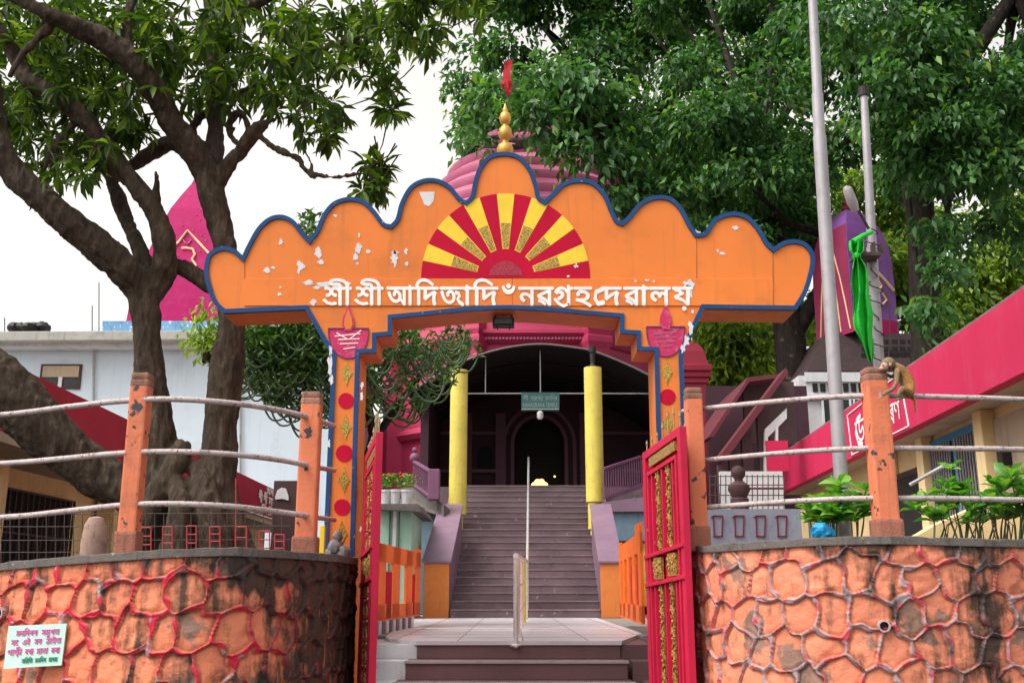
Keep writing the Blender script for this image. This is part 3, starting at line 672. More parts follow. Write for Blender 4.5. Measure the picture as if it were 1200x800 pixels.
# ------------------------------------------------------------------ GATE LEAVES
def gate_leaf(hx, hrow, fx, frow, label, sgn):
    YH, YFr = 8.05, 7.08
    Hh = P(hx, hrow, YH); Ff = P(fx, frow, YFr); zbot = 0.72
    t = thing('gate_leaf', label, 'gate', (Hh.x, Hh.y, zbot), 'open red gate leaves')
    d = Vector((Ff.x - Hh.x, Ff.y - Hh.y, 0)); nrm = Vector((-d.y, d.x, 0)).normalized() * sgn    # towards the visible face
    tilt = 0.045
    def pt(u, v, o=0.0):   # u across, v 0 bottom .. 1 top
        zt = Hh.z + (Ff.z - Hh.z) * u; zb_ = zbot + tilt * u
        return Vector((Hh.x + d.x * u, Hh.y + d.y * u, zb_ + (zt - zb_) * v)) + nrm * o
    LZ = Hh.z - zbot
    def vr(row): return (P(600, row, YH).z - zbot) / LZ
    def bar(u0, v0, u1, v1, w_, th, o, mb): mb.obox(pt(u0, v0, o), pt(u1, v1, o), w_, th, up=tuple(nrm))
    fr = MB()
    bar(.035, 0, .035, 1, .075, .05, 0, fr); bar(.965, 0, .965, 1.0, .075, .05, 0, fr)
    bar(.0, .985, 1, .985, .06, .046, 0, fr); bar(0, .012, 1, .012, .06, .046, 0, fr)
    bar(.0, vr(653), 1, vr(653), .028, .06, .006, fr); bar(0, vr(686), 1, vr(686), .028, .06, .006, fr)
    bar(.12, .90, .88, .90, .03, .05, .004, fr); bar(.13, 0.03, .13, .9, .03, .045, .004, fr); bar(.87, 0.03, .87, .9, .03, .045, .004, fr)
    fr.build('frame', M_GATE, t, bevel=0.004)
    sh = MB(); a = [pt(.05, .02, -.012), pt(.95, .02, -.012), pt(.95, .98, -.012), pt(.05, .98, -.012)]; sh.prism(a, tuple(nrm * -0.006)); sh.build('sheet', M_RED, t)
    segs_ = ((.025, vr(686) - .008), (vr(653) + .008, .89))
    for u in (.23, .5, .77):
        mm = MB()
        for v0, v1 in segs_: bar(u, v0, u, v1, .03, .03, .006, mm)
        mm.build('bar', M_GATE, t)
    for u in (.365, .635):
        mm = MB()
        for v0, v1 in segs_:
            bar(u, v0, u, v1, .05, .014, .004, mm)
            n_ = int((v1 - v0) * 26)
            for j in range(n_): 
                vv = v0 + (v1 - v0) * (j + .5) / n_; dv = .45 * (v1 - v0) / n_; sd_ = (1 if j % 2 else -1); mm.obox(pt(u - .022 * sd_, vv - dv, .014), pt(u + .022 * sd_, vv + dv, .014), .012, .016, up=tuple(nrm)); mm.sphere(pt(u + .02 * sd_, vv, .016), (.012, .012, .014), 6, 4); mm.sphere(pt(u - .024 * sd_, vv + dv, .014), (.009, .009, .012), 5, 4)
        mm.build('filigree_strip', M_FILI, t)
    vm = (vr(686) + vr(653)) / 2
    for u in (.32, .68):
        mm = MB(); bar(u, vr(686) + .014, u, vr(653) - .014, .2, .02, .012, mm)
        for j in range(24): c = pt(u + random.uniform(-.09, .09), vm + random.uniform(-.024, .024), .023); mm.sphere(c, (.012, .012, .016), 6, 4)
        mm.build('ornament_panel', M_FILI, t)
    mm = MB(); bar(.16, .945, .84, .945, .07, .02, .008, mm); mm.build('top_panel', M_FILI, t)
    for j in range(7):
        u = .06 + .88 * j / 6; hgt = .09 + .13 * math.exp(-((u - .7) / .2) ** 2); mm = MB(); a = pt(u, 1.0); b = a + Vector((0, 0, hgt))
        mm.tube([a, a + (b - a) * .6, a + (b - a) * .7, b], [.006, .006, .011, .002], 6); mm.build('spike', paint('tarnished_brass', (0.30, 0.22, 0.12), .6, amt=.6, scale=20), t)
    for v in (.2, .55, .85): hb = MB(); c = pt(0, v); hb.box((c.x - .02, c.y - .03, c.z - .05), (c.x + .02, c.y + .06, c.z + .05)); hb.build('hinge', M_GATE, t)
gate_leaf(431, 535, 445, 506, 'left red gate leaf seen almost edge-on, opened towards the camera', -1)
gate_leaf(756, 531, 800, 499, 'right red gate leaf with gold filigree strips, seen at a slant beside the orange pillar', -1)

# ------------------------------------------------------------------ STONE WALLS
def seeds_cell(i, j, seed, cw, ch, jit=0.30):
    h = np.sin(i * 127.1 + j * 311.7 + seed) * 43758.5453; a = h - np.floor(h)
    h = np.sin(i * 269.5 + j * 183.3 + seed * 1.7) * 28001.83; b = h - np.floor(h)
    return (i + 0.5 * (np.mod(j, 2)) + (a - .5) * 2 * jit) * cw, (j + (b - .5) * 2 * jit) * ch, a
def vor(U, V, seed, cw, ch, jit):
    J = np.floor(V / ch + .5); I = np.floor(U / cw + .5)
    f1 = np.full(U.shape, 9.0); sx = np.zeros_like(U); sy = np.zeros_like(U); cid = np.zeros_like(U)
    for dj in range(-2, 3):
        for di in range(-2, 3):
            x, y, a = seeds_cell(I + di, J + dj, seed, cw, ch, jit); d = (x - U) ** 2 + (y - V) ** 2
            k = d < f1; f1 = np.where(k, d, f1); sx = np.where(k, x, sx); sy = np.where(k, y, sy); cid = np.where(k, a, cid)
    ed = np.full(U.shape, 9.0)
    for dj in range(-2, 3):
        for di in range(-2, 3):
            x, y, a = seeds_cell(I + di, J + dj, seed, cw, ch, jit); dx = x - sx; dy = y - sy; L = np.hypot(dx, dy); ok = L > 1e-5
            e = ((sx + x) / 2 - U) * dx / np.maximum(L, 1e-5) + ((sy + y) / 2 - V) * dy / np.maximum(L, 1e-5)
            ed = np.where(ok & (e < ed), e, ed)
    return ed, cid, U - sx, V - sy
def wallmat(name, ridge, ridge2, base, base2, rmix):
    m, n, l, b = nodes(name)
    def at(nm): a = n.new('ShaderNodeAttribute'); a.attribute_name = nm; return a.outputs['Fac']
    c = ramp(n, [(0.0, base2), (0.5, base), (1.0, tuple(min(1, x * 1.12) for x in base))]); l.new(at('cell'), c.inputs[0]); c = c.outputs[0]
    g1 = noise(n, l, 5, 8, 0.65); r = ramp(n, [(0.35, (0, 0, 0)), (0.7, (.45, .45, .45))]); l.new(g1.outputs[0], r.inputs[0]); c = mixc(n, l, r.outputs[0], c, tuple(x * .62 for x in base))
    # grey bare mortar patches
    g2 = noise(n, l, 3.1, 5, 0.55); r = ramp(n, [(0.57, (0, 0, 0)), (0.60, (.8, .8, .8))]); l.new(g2.outputs[0], r.inputs[0]); c = mixc(n, l, r.outputs[0], c, (0.17, 0.14, 0.12))
    # ridges: worn red over grey
    g3 = noise(n, l, 9, 6, 0.6); r = ramp(n, [(rmix, (0, 0, 0)), (rmix + .07, (1, 1, 1))]); l.new(g3.outputs[0], r.inputs[0]); rc = mixc(n, l, r.outputs[0], ridge, ridge2)
    c = mixc(n, l, at('ridge'), c, rc)
    gs = n.new('ShaderNodeMath'); gs.operation = 'MULTIPLY'; l.new(at('joint_shade'), gs.inputs[0]); gs.inputs[1].default_value = .4
    c = mixc(n, l, gs.outputs[0], c, (0.09, 0.045, 0.035))  # shade lines along both sides of the raised joints, painted into the colour
    # stains: mold attribute plus noise, with vertical runs
    g4 = noise(n, l, 4.5, 10, 0.7); g5 = noise(n, l, 5, 6, 0.6, stretch=(2.2, 2.2, 0.3))
    ad = n.new('ShaderNodeMath'); ad.operation = 'ADD'; l.new(g4.outputs[0], ad.inputs[0]); l.new(g5.outputs[0], ad.inputs[1])
    ad2 = n.new('ShaderNodeMath'); ad2.operation = 'ADD'; l.new(ad.outputs[0], ad2.inputs[0]); l.new(at('mold'), ad2.inputs[1])
    r = ramp(n, [(0.0, (0, 0, 0)), (1.0, (1, 1, 1))]); mr = n.new('ShaderNodeMapRange'); mr.inputs[1].default_value = 1.04; mr.inputs[2].default_value = 1.28; mr.inputs[4].default_value = .93
    l.new(ad2.outputs[0], mr.inputs[0]); c = mixc(n, l, mr.outputs[0], c, (0.028, 0.026, 0.022))
    l.new(c, b.inputs['Base Color']); b.inputs['Roughness'].default_value = 0.72; b.inputs['Specular IOR Level'].default_value = 0.3
    f = noise(n, l, 60, 8, 0.65); bp = n.new('ShaderNodeBump'); bp.inputs['Strength'].default_value = 0.35; bp.inputs['Distance'].default_value = 0.01
    l.new(f.outputs[0], bp.inputs['Height']); l.new(bp.outputs[0], b.inputs['Normal'])
    return m
WM_L = wallmat('stone_wall_left', (0.55, 0.018, 0.05), (0.36, 0.30, 0.33), (0.76, 0.25, 0.135), (0.64, 0.19, 0.105), 0.53)
WM_R = wallmat('stone_wall_right', (0.50, 0.06, 0.085), (0.34, 0.26, 0.29), (0.74, 0.255, 0.15), (0.63, 0.205, 0.12), 0.43)
def stone_wall(name, W_, C_, mat, seed, label, cw, ch, moldf, flip):
    t = thing(name, label, 'stone wall', (0, 0, 0))
    u, X, Y = dens(wall_plan(W_), 0.0068); px, Zt = coping_z(u, X, Y, C_)
    t.location = (X[len(X) // 2], Y[len(X) // 2] + .2, 0)
    nv = 215; v = np.r_[np.linspace(0, .53, 165), np.linspace(.53, 1, 51)[1:]]
    U = np.repeat(u[:, None], nv, 1); ztop = Zt[:, None] - 0.05
    Z = ztop - v[None] * (ztop + 0.02)
    tx = np.gradient(X, u); ty = np.gradient(Y, u); L = np.hypot(tx, ty); nx, ny = ty / L, -tx / L    # outward (towards camera)
    D = ztop - Z
    rs = np.random.default_rng(int(seed)); wob = lambda a, b, s: 0.022 * np.sin(a * 17 + s) * np.cos(b * 13 + s) + 0.012 * np.sin(a * 41 + b * 29 + s)
    UU = U + wob(U, D, seed); VV = D + wob(D, U, seed + 2) 
    ed, cid, ox, oy = vor(UU, VV, seed, cw, ch, 0.23)
    ln_ = rs.normal(0, 1, (U.shape[0] // 6 + 2, U.shape[1] // 6 + 2)); ii = np.arange(U.shape[0]) / 6; jj2 = np.arange(U.shape[1]) / 6; i0 = ii.astype(int); j0 = jj2.astype(int); fi_ = (ii - i0)[:, None]; fj_ = (jj2 - j0)[None]
    low = ln_[i0][:, j0] * (1 - fi_) * (1 - fj_) + ln_[i0 + 1][:, j0] * fi_ * (1 - fj_) + ln_[i0][:, j0 + 1] * (1 - fi_) * fj_ + ln_[i0 + 1][:, j0 + 1] * fi_ * fj_
    rough = 0.0022 * low + rs.normal(0, .0007, U.shape)
    rw = 0.0125 + 0.004 * np.sin(U * 9 + D * 7 + cid * 6) + 0.0015 * low
    ridge = 1 - np.clip((ed - rw * .6) / (rw * .5), 0, 1); ridge = ridge * ridge * (3 - 2 * ridge)
    topb = 1 - np.clip((D - 0.004) / 0.02, 0, 1)
    bulge = (1 - (1 - np.clip(ed / 0.055, 0, 1)) ** 2) * 0.016
    lump = 0.5 + 0.5 * np.sin(U * 31 + D * 27)
    H = bulge + ridge * (0.026 + 0.006 * lump) - ox * 0.015 + oy * 0.03 + rough * (1 - ridge * .5)
    joint_shade = np.clip(1 - np.abs(ed - rw * 1.35) / 0.008, 0, 1) * (1 - ridge)
    PX = X[:, None] + nx[:, None] * H; PY = Y[:, None] + ny[:, None] * H
    V3 = np.stack([PX, PY, Z], -1).reshape(-1, 3)
    n0, n1 = U.shape; idx = np.arange(n0 * n1).reshape(n0, n1)
    F = np.stack([idx[:-1, :-1], idx[:-1, 1:], idx[1:, 1:], idx[1:, :-1]], -1).reshape(-1, 4)
    if flip: F = F[:, ::-1]
    mold = moldf(px[:, None] + 0 * D, D, cid)
    numesh('facing', V3, F, mat, t, {'ridge': ridge.ravel(), 'cell': cid.ravel(), 'mold': mold.ravel(), 'joint_shade': joint_shade.ravel()}, smooth=True)
    # backing mass of the wall and the coping slab
    s = slice(None, None, 12); m = MB(); n_ = len(X[s])
    a = [(x - q * .03, y - r * .03) for x, y, q, r in zip(X[s], Y[s], nx[s], ny[s])]; b = [(x - q * .26, y - r * .26) for x, y, q, r in zip(X[s], Y[s], nx[s], ny[s])]
    def strip(mb, A, B, z0, z1):
        vs = []; fs = []
        for (p, q), zz0, zz1 in zip(zip(A, B), z0, z1): vs += [(*p, zz0), (*q, zz0), (*q, zz1), (*p, zz1)]
        for i in range(len(A) - 1):
            k = 4 * i
            for e in range(4): fs.append((k + e, k + (e + 1) % 4, k + 4 + (e + 1) % 4, k + 4 + e))
        fs += [(0, 1, 2, 3), tuple(len(vs) - 4 + e for e in (3, 2, 1, 0))]; mb.add(vs, fs)
    strip(m, a, b, [0.01] * n_, [z - .052 for z in Zt[s]]); m.build('core', M_CONC, t)
    m = MB(); jj = [rs.normal(0, .004) for _ in range(n_)]
    a = [(x + q * (.035 + j), y + r * (.035 + j)) for x, y, q, r, j in zip(X[s], Y[s], nx[s], ny[s], jj)]; b = [(x - q * .28, y - r * .28) for x, y, q, r in zip(X[s], Y[s], nx[s], ny[s])]
    strip(m, a, b, [z - .05 for z in Zt[s]], [z + rs.normal(0, .003) for z in Zt[s]]); m.build('coping', M_CONC, t, bevel=0.006)
    return t, (u, X, Y, Zt, px, nx, ny)
def mold_l(px, D, cid):
    a = np.clip((px - 285) / 90, 0, 1) * 0.34 + 0.12 * np.clip((px - 395) / 15, 0, 1)
    jag = 0.20 + 0.035 * np.sin(px * .07) + 0.02 * np.sin(px * .31 + 1)
    a = a + 0.34 * np.clip((px - 255) / 14, 0, 1) * np.clip((jag - D) / .05, 0, 1) + np.clip(1 - D / .1, 0, 1) * .1
    return a + (cid > .7) * .10 + 0.02
def mold_r(px, D, cid):
    a = np.clip(1 - np.abs(px - 1148) / 38, 0, 1) * 0.24 + np.clip(1 - D / .12, 0, 1) * .10 + np.clip(1 - np.abs(px - 1046) / 10, 0, 1) * .22 * (D < .45)
    return a - 0.01 + (cid > .8) * .06
wl_, wlg = stone_wall('stone_wall', LW, LC, WM_L, 5.0, 'curved orange stone wall with raised red joints, blackened near the gate on the left', 0.205, 0.205, mold_l, False)
wr_, wrg = stone_wall('stone_wall', RW, RC, WM_R, 13.0, 'curved orange stone wall with faded lilac and red joints on the right of the gate', 0.20, 0.20, mold_r, False)
def wall_at(g_, pxq, rowq):
    u, X, Y, Zt, px, nx, ny = g_; i = int(np.argmin(np.abs(px - pxq))); return Vector((X[i], Y[i], ZR(rowq, Y[i]))), Vector((nx[i], ny[i], 0))
for g_, par, pq in ((wrg, wr_, (1031, 733)), (wrg, wr_, (1199, 726)), (wlg, wl_, (9, 718))):
    c, nn = wall_at(g_, *pq); mm = MB()
    pr = [c - nn * .02, c + nn * .05]
    mm.tube(pr, 0.036, 14, cap=False); mm.tube([c + nn * .05, c + nn * .0502], [.036, .027], 14, cap=False); mm.tube([c + nn * .0502, c], .027, 14, cap=False); dp = mm.build('drain_pipe', M_RAIL, par, fix=False)
    mm = MB(); mm.tube([c + nn * .02, c + nn * .030], .0268, 14); mm.build('pipe_bore', M_BLACK, dp)
# notice board on the left wall
c, nn = wall_at(wlg, 41, 756)
nb = thing('notice_board', 'pale mint notice board with pink handwritten lines fixed to the left stone wall', 'sign', tuple(c))
Yn = c.y - .15
cor = [P(10, 733, Yn + .01), P(78, 730, Yn - .02), P(72, 779, Yn - .03), P(4, 783, Yn)]
mm = MB(); mm.prism(cor, (0, .015, 0)); mm.build('panel', M_SIGN, nb)
def bl(x, y, out):   # x 0..100, y 0..70 in board space
    a = cor[0].lerp(cor[1], x / 100); b = cor[3].lerp(cor[2], x / 100); q = a.lerp(b, y / 70); return Vector((q.x, q.y - .002 - out, q.z))
def wordrow(mb, words, y0, y1, x0, x1):
    tot = sum(len(w_) for w_ in words) + len(words) - 1; x = x0
    for w_ in words:
        e = x + (x1 - x0) * len(w_) / tot; letters(mb, [(w_, x, e, y0, y1)], bl, bold=0.35, depth=0.0, thick=0.002); x = e + (x1 - x0) / tot
mm = MB(); wordrow(mm, ['মনিদৰৰ', 'সমুখত'], 9, 18, 15, 90); wordrow(mm, ['যে', 'এই', 'সৰ', 'ঠাইত'], 24, 33, 8, 95); wordrow(mm, ['গাড়ী', 'ৰখা', 'মানা', 'কৰা'], 40, 49, 4, 94); mm.build('lettering', M_MAGT, nb, fix=False)
mm = MB(); wordrow(mm, ['সিমিত', 'মনিদৰ', 'মাধৱ'], 56, 63, 30, 92); mm.build('small_lettering', M_GRNT, nb, fix=False)

# ------------------------------------------------------------------ POSTS AND RAILS
M_CAPP = paint('mossy_cap', (0.30, 0.15, 0.11), 0.9, dirt=(0.06, 0.055, 0.05), amt=1.0, scale=10, var=.4, bump=0.9)
def post(parent, px0, px1, rt, rb, Y, base_rows, cap=True, chips=None):
    c = P((px0 + px1) / 2, rb, Y); k = S((rt + rb) / 2, Y); w_ = (px1 - px0) * k * 0.79; zt = ZR(rt, Y); zb_ = ZR(base_rows[1], Y) - .03
    m = MB(); m.box((c.x - w_ / 2, Y - w_ / 2, zb_), (c.x + w_ / 2, Y + w_ / 2, zt - .03)); 
    o = m.build('post', M_POST, parent, bevel=0.014)
    m = MB(); m.box((c.x - w_ * .49, Y - w_ * .49, zt - .034), (c.x + w_ * .49, Y + w_ * .49, zt + .012)); m.box((c.x - w_ * .515, Y - w_ * .515, zt - .085), (c.x + w_ * .515, Y + w_ * .515, zt - .03)); m.build('post_cap', M_CAPP, o, bevel=0.016)
    m = MB(); zz = ZR(base_rows[0], Y); m.box((c.x - w_ * .62, Y - w_ * .62, zb_), (c.x + w_ * .62, Y + w_ * .62, zz)); m.build('post_base', M_MIXB, o, bevel=0.02)
    return c
M_MIXB = paint('grimy_base', (0.34, 0.13, 0.09), 0.85, dirt=(0.07, 0.06, 0.055), amt=1.0, scale=7, bump=0.8)
rl = thing('railing', 'three chipped white pipe rails on two salmon posts above the left stone wall', 'railing', P(250, 640, 6.3), 'pipe railings on the walls')
post(rl, 136, 163, 440, 645, 6.30, (622, 650)); post(rl, 343, 372, 462, 650, 6.88, (628, 652))
def rail(parent, pts, rr=0.018):
    q = catmull([tuple(P(x, y, Y)) for x, y, Y in pts], 6); m = MB(); m.tube([Vector(p) for p in q], rr, 10); m.build('rail', M_RAIL, parent, smooth=True)
for rows in ((497, 486, 477, 470, 467.5, 472, 481, 490, 499), (551, 543, 537, 531, 529, 532, 539, 546, 551), (612, 606, 599, 592, 590, 593, 600, 605, 609)):
    xs = (-160, 0, 75, 140, 200, 270, 330, 365, 392); ys = (7.0, 6.7, 6.45, 6.3, 6.25, 6.35, 6.66, 6.92, 7.95)
    rail(rl, list(zip(xs, rows, ys)))
rr_ = thing('railing', 'three pipe rails on two salmon posts above the right stone wall', 'railing', P(1040, 630, 6.6), 'pipe railings on the walls')
post(rr_, 807, 832, 457, 645, 7.35, (616, 642)); post(rr_, 1024, 1056, 434, 632, 6.62, (608, 634))
for rows in ((482, 478, 471, 465.5, 463.5, 465.5, 468, 478), (541, 538.5, 532, 527, 525, 525.5, 526.5, 534), (596, 594, 589, 585, 583.5, 584, 585.5, 590)):
    xs = (800, 830, 900, 970, 1035, 1120, 1200, 1420); ys = (7.6, 7.35, 7.0, 6.75, 6.62, 6.62, 6.7, 7.2)
    rail(rr_, list(zip(xs, rows, ys)))
# ================================================================== LONG STAIR, PARAPETS, HALL
NS = 20; RISE = 0.15; TR = 0.30
YT = Y1 + NS * TR                                   # back edge of the flight
def sx0(Y): return np.interp(Y, [Y1, YT], [P(527, 723, Y1).x, P(546, 575, YT).x])
def sx1(Y): return np.interp(Y, [Y1, YT], [P(704, 723, Y1).x, P(690, 575, YT).x])
# riser chosen so that the top step meets the hall floor where the photo shows it
ZH = ZR(570, YT); RISE = (ZH - ZL) / NS
lf = thing('long_staircase', 'long worn purple grey stair climbing from the pale landing to the dark hall', 'staircase', (AX(Y1), Y1, ZL))
m = MB(); nz = MB()
for i in range(NS):
    y = Y1 + i * TR; z = ZL + (i + 1) * RISE; jx = random.uniform(-.004, .004)
    m.box((sx0(y), y, ZL - .03), (sx1(y), y + TR + (0 if i < NS - 1 else .02), z))
    nz.box((sx0(y) + .01, y - .012, z - .022), (sx1(y) - .01, y + .02, z + .0025))
m.build('stair_flight', M_STAIR, lf); nz.build('stair_nosing', M_NOSE2 if 'M_NOSE2' in globals() else paint('worn_edge', (0.20, 0.15, 0.17), 0.55, dirt=(0.09, 0.06, 0.07), amt=1.0, scale=3, streak=False, var=.3), lf)
# parapets beside the stair foot
def parapet(x0a, x1a, x0b, x1b, label):
    Yr = Y1 + 2.5
    A = P(x0a, 700, Y1).x; B = P(x1a, 700, Y1).x; C = P(x0b, 594, Yr).x; D = P(x1b, 594, Yr).x
    z0 = ZR(660, Y1); z1 = ZR(593, Yr)
    t = thing('stair_parapet', label, 'parapet', ((A + B) / 2, Y1, ZL), 'parapets at the stair foot')
    m = MB(); m.add([(A, Y1, ZL), (B, Y1, ZL), (D, Yr, ZL), (C, Yr, ZL), (A, Y1, z0), (B, Y1, z0), (D, Yr, z1), (C, Yr, z1)], [(0, 3, 2, 1), (4, 5, 6, 7), (0, 1, 5, 4), (1, 2, 6, 5), (2, 3, 7, 6), (3, 0, 4, 7)])
    m.build('parapet_wall', M_ORC, t, bevel=.01)
    m = MB(); e = .035; h = .05
    m.add([(A - e, Y1 - e, z0 + .003), (B + e, Y1 - e, z0 + .003), (D + e, Yr, z1 + .003), (C - e, Yr, z1 + .003), (A - e, Y1 - e, z0 + h), (B + e, Y1 - e, z0 + h), (D + e, Yr, z1 + h), (C - e, Yr, z1 + h)], [(0, 3, 2, 1), (4, 5, 6, 7), (0, 1, 5, 4), (1, 2, 6, 5), (2, 3, 7, 6), (3, 0, 4, 7)])
    m.build('sloping_cap', M_PURT, t, bevel=.01)
    m = MB(); n_ = 9
    for k in range(1, n_):
        f = k / n_; y = Y1 + (Yr - Y1) * f; xa = A + (C - A) * f; xb = B + (D - B) * f; z = z0 + (z1 - z0) * f + h
        m.obox((xa - e, y, z + .003), (xb + e, y, z + .003), .014, .008)
    m.build('tile_joint', M_NOSE, t)
    # inner cheek in purple
    s_ = 1 if x0a < 600 else -1; xi = B if s_ > 0 else A; xr = D if s_ > 0 else C
    m = MB(); o_ = .006 * s_; m.add([(xi + o_, Y1 + .02, ZL + .01), (xi + o_, Y1 + .02, z0 - .005), (xr + o_, Yr - .02, z1 - .005), (xr + o_, Yr - .02, ZL + .01)], [(0, 1, 2, 3)]); m.build('purple_cheek', M_PURT, t)
    return t
parapet(496, 526, 517, 541, 'orange parapet block with a sloping purple tiled cap left of the stair foot')
parapet(704, 729, 693, 714, 'orange parapet block with a sloping purple tiled cap right of the stair foot')
# side slopes holding the stair further up
for sgn in (-1, 1):
    t = thing('stair_retaining_wall', 'dull purple retaining wall on the %s flank of the upper stair' % ('left' if sgn < 0 else 'right'), 'wall', (AX(22) + sgn * 1.5, Y1 + 2.6, ZL))
    xs = [sx0, sx1][sgn > 0]; m = MB(); ya, yb = Y1 + 2.52, YT + .3
    a0 = xs(ya) + sgn * .01; b0 = xs(yb) + sgn * .01; wd = .38 * sgn
    za, zb2 = ZL + RISE * (2.52 / TR) + .12, ZH + .02
    m.add([(a0, ya, ZL), (a0 + wd, ya, ZL), (b0 + wd, yb, ZL), (b0, yb, ZL), (a0, ya, za), (a0 + wd, ya, za), (b0 + wd, yb, zb2), (b0, yb, zb2)], [(0, 3, 2, 1), (4, 5, 6, 7), (0, 1, 5, 4), (1, 2, 6, 5), (2, 3, 7, 6), (3, 0, 4, 7)])
    m.build('wall', M_PURT, t)
# centre handrail
hr = thing('handrail', 'stainless steel handrail running down the middle of the long stair to the landing', 'handrail', (P(604, 755, Y0 - .0).x, Y0 + .05, ZL))
yA = Y0 - .02; pA = P(604.5, 757, yA)
zt_ = ZR(651, yA)
topA = Vector((pA.x, yA, zt_))
yB = Y1 + .1; xB = P(618, 655, yB).x; topB = Vector((xB, yB, ZR(657, yB)))
yC = YT - .1; topC = Vector((P(619.5, 540, yC).x, yC, ZR(536, yC)))
m = MB(); m.tube([topA + Vector((0, -.03, 0)), topA, topB, topB + (topC - topB) * .02, topC], .026, 12); m.build('top_rail', M_STEEL, hr, smooth=True)
for f, zz in ((0, -.30), (0.085, 0)):
    q = topA.lerp(topB, f); m = MB(); m.tube([(q.x, q.y, (ZL if f else ZL - .06)), (q.x, q.y, q.z - .01)], .024, 12); m.lathe([(.05, 0), (.05, .012), (.028, .02)], (q.x, q.y, ZL + .001 if f else ZL - .045), 12); m.build('rail_post', M_STEEL, hr, smooth=True)
for f in (.35, .62, .85, 1.0):
    q = topA.lerp(topB, f); m = MB(); m.tube([(q.x, q.y, ZL), (q.x, q.y, q.z - .01)], .022, 10); m.build('rail_post', M_STEEL if f != .62 else M_YPIL, hr, smooth=True)
for f in (.3, .6, .98):
    q = topB.lerp(topC, f); i = (q.y - Y1) / TR; m = MB(); m.tube([(q.x, q.y, ZL + int(i + 1) * RISE), (q.x, q.y, q.z - .01)], .02, 8); m.build('rail_post', M_STEEL, hr, smooth=True)
for dz in (.3, .58):
    m = MB(); m.tube([topA - Vector((0, 0, dz)), topB - Vector((0, 0, dz))], .010, 8); m.build('middle_rail', M_STEEL, hr)

# ---- hall
YHF, YHB = YT - 1.2, YT + 4.2
hall = thing('assembly_hall', 'dark hall under a curved metal roof held by two yellow columns at the stair top', 'hall', (AX(YT), YT, ZH))
XL_, XR_ = P(502, 560, YT + .3).x, P(790, 560, YT + .3).x
prof = catmull([(478, 462), (503, 447), (545, 424), (585, 410.5), (629, 404.5), (670, 408), (702, 415), (757, 439), (800, 468)], 5)
pt3 = [P(x, y, YHF) for x, y in prof]
m = MB(); vs = []; fs = []; n_ = len(pt3)
for dz, yy in ((0, YHF), (0, YHB + .4), (.05, YHF), (.05, YHB + .4)): vs += [(p.x, yy, p.z + dz) for p in pt3]
for i in range(n_ - 1): fs += [(i, i + 1, n_ + i + 1, n_ + i), (2 * n_ + i, 2 * n_ + i + 1, 3 * n_ + i + 1, 3 * n_ + i), (i, i + 1, 2 * n_ + i + 1, 2 * n_ + i)]
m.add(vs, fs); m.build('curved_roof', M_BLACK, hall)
m = MB(); m.tube([p + Vector((0, -.03, .02)) for p in pt3], .026, 8); m.build('roof_edge', paint('dull_edge', (0.13, 0.12, 0.13), .6, amt=.5, scale=6), hall, smooth=True)
m = MB()
for k in range(1, 3):
    y = YHF + k * (YHB - YHF) / 3; m.tube([Vector((p.x, y, p.z - .03)) for p in pt3], .025, 6)
m.build('roof_truss', M_BLACK, hall)
m = MB(); m.box((XL_ - .6, YT + .02, ZL), (XR_, YHB + .3, ZH)); m.build('floor', M_STAIR, hall)
zc = max(p.z for p in pt3) - .1
def wall_top(x): return float(np.interp(x, [p.x for p in pt3], [p.z for p in pt3])) - .02
m = MB(); xs = np.linspace(XL_, XR_, 14); top = [(x, YHB, wall_top(x)) for x in xs]
dx0, dx1 = P(603, 530, YHB).x, P(661, 530, YHB).x; dxc = (dx0 + dx1) / 2; dr_ = (dx1 - dx0) / 2; zs_ = ZR(520, YHB)
door = [(dx1, YHB, ZH), (dx1, YHB, zs_)] + [(dxc + dr_ * math.cos(R(a)), YHB, zs_ + dr_ * 1.05 * math.sin(R(a))) for a in range(12, 180, 12)] + [(dx0, YHB, zs_), (dx0, YHB, ZH)]
nx0, nx1 = P(559, 535, YHB).x, P(578, 535, YHB).x
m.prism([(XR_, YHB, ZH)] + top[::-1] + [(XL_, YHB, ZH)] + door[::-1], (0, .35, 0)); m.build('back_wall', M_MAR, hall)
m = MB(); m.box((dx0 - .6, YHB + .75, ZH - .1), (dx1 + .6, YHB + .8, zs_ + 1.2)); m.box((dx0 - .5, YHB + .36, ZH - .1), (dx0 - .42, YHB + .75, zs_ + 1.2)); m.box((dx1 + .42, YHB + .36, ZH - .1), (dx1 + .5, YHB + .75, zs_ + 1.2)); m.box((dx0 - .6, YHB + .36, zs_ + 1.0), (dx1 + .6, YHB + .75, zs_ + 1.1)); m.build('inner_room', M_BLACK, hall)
m = MB()
for r_, th in ((dr_ + .06, .10), (dr_ + .30, .06)):
    pr_ = [Vector((dxc - r_, YHB - th / 2, ZH)), Vector((dxc - r_, YHB - th / 2, zs_))] + [Vector((dxc - r_ * math.cos(R(a)), YHB - th / 2, zs_ + r_ * 1.05 * math.sin(R(a)))) for a in range(12, 180, 12)] + [Vector((dxc + r_, YHB - th / 2, zs_)), Vector((dxc + r_, YHB - th / 2, ZH))]
    for i in range(len(pr_) - 1): m.obox(pr_[i], pr_[i + 1], .10, th, up=(0, 1, 0))
m.build('door_moulding', paint('purple_moulding', (0.16, 0.06, 0.11), .6, amt=.5, scale=5), hall)
m = MB()
for row in (508, 552): z = ZR(row, YHB); m.box((XL_, YHB - .12, z - .05), (dx0 - .5, YHB - .002, z + .05)); m.box((dx1 + .5, YHB - .12, z - .05), (XR_, YHB - .002, z + .05))
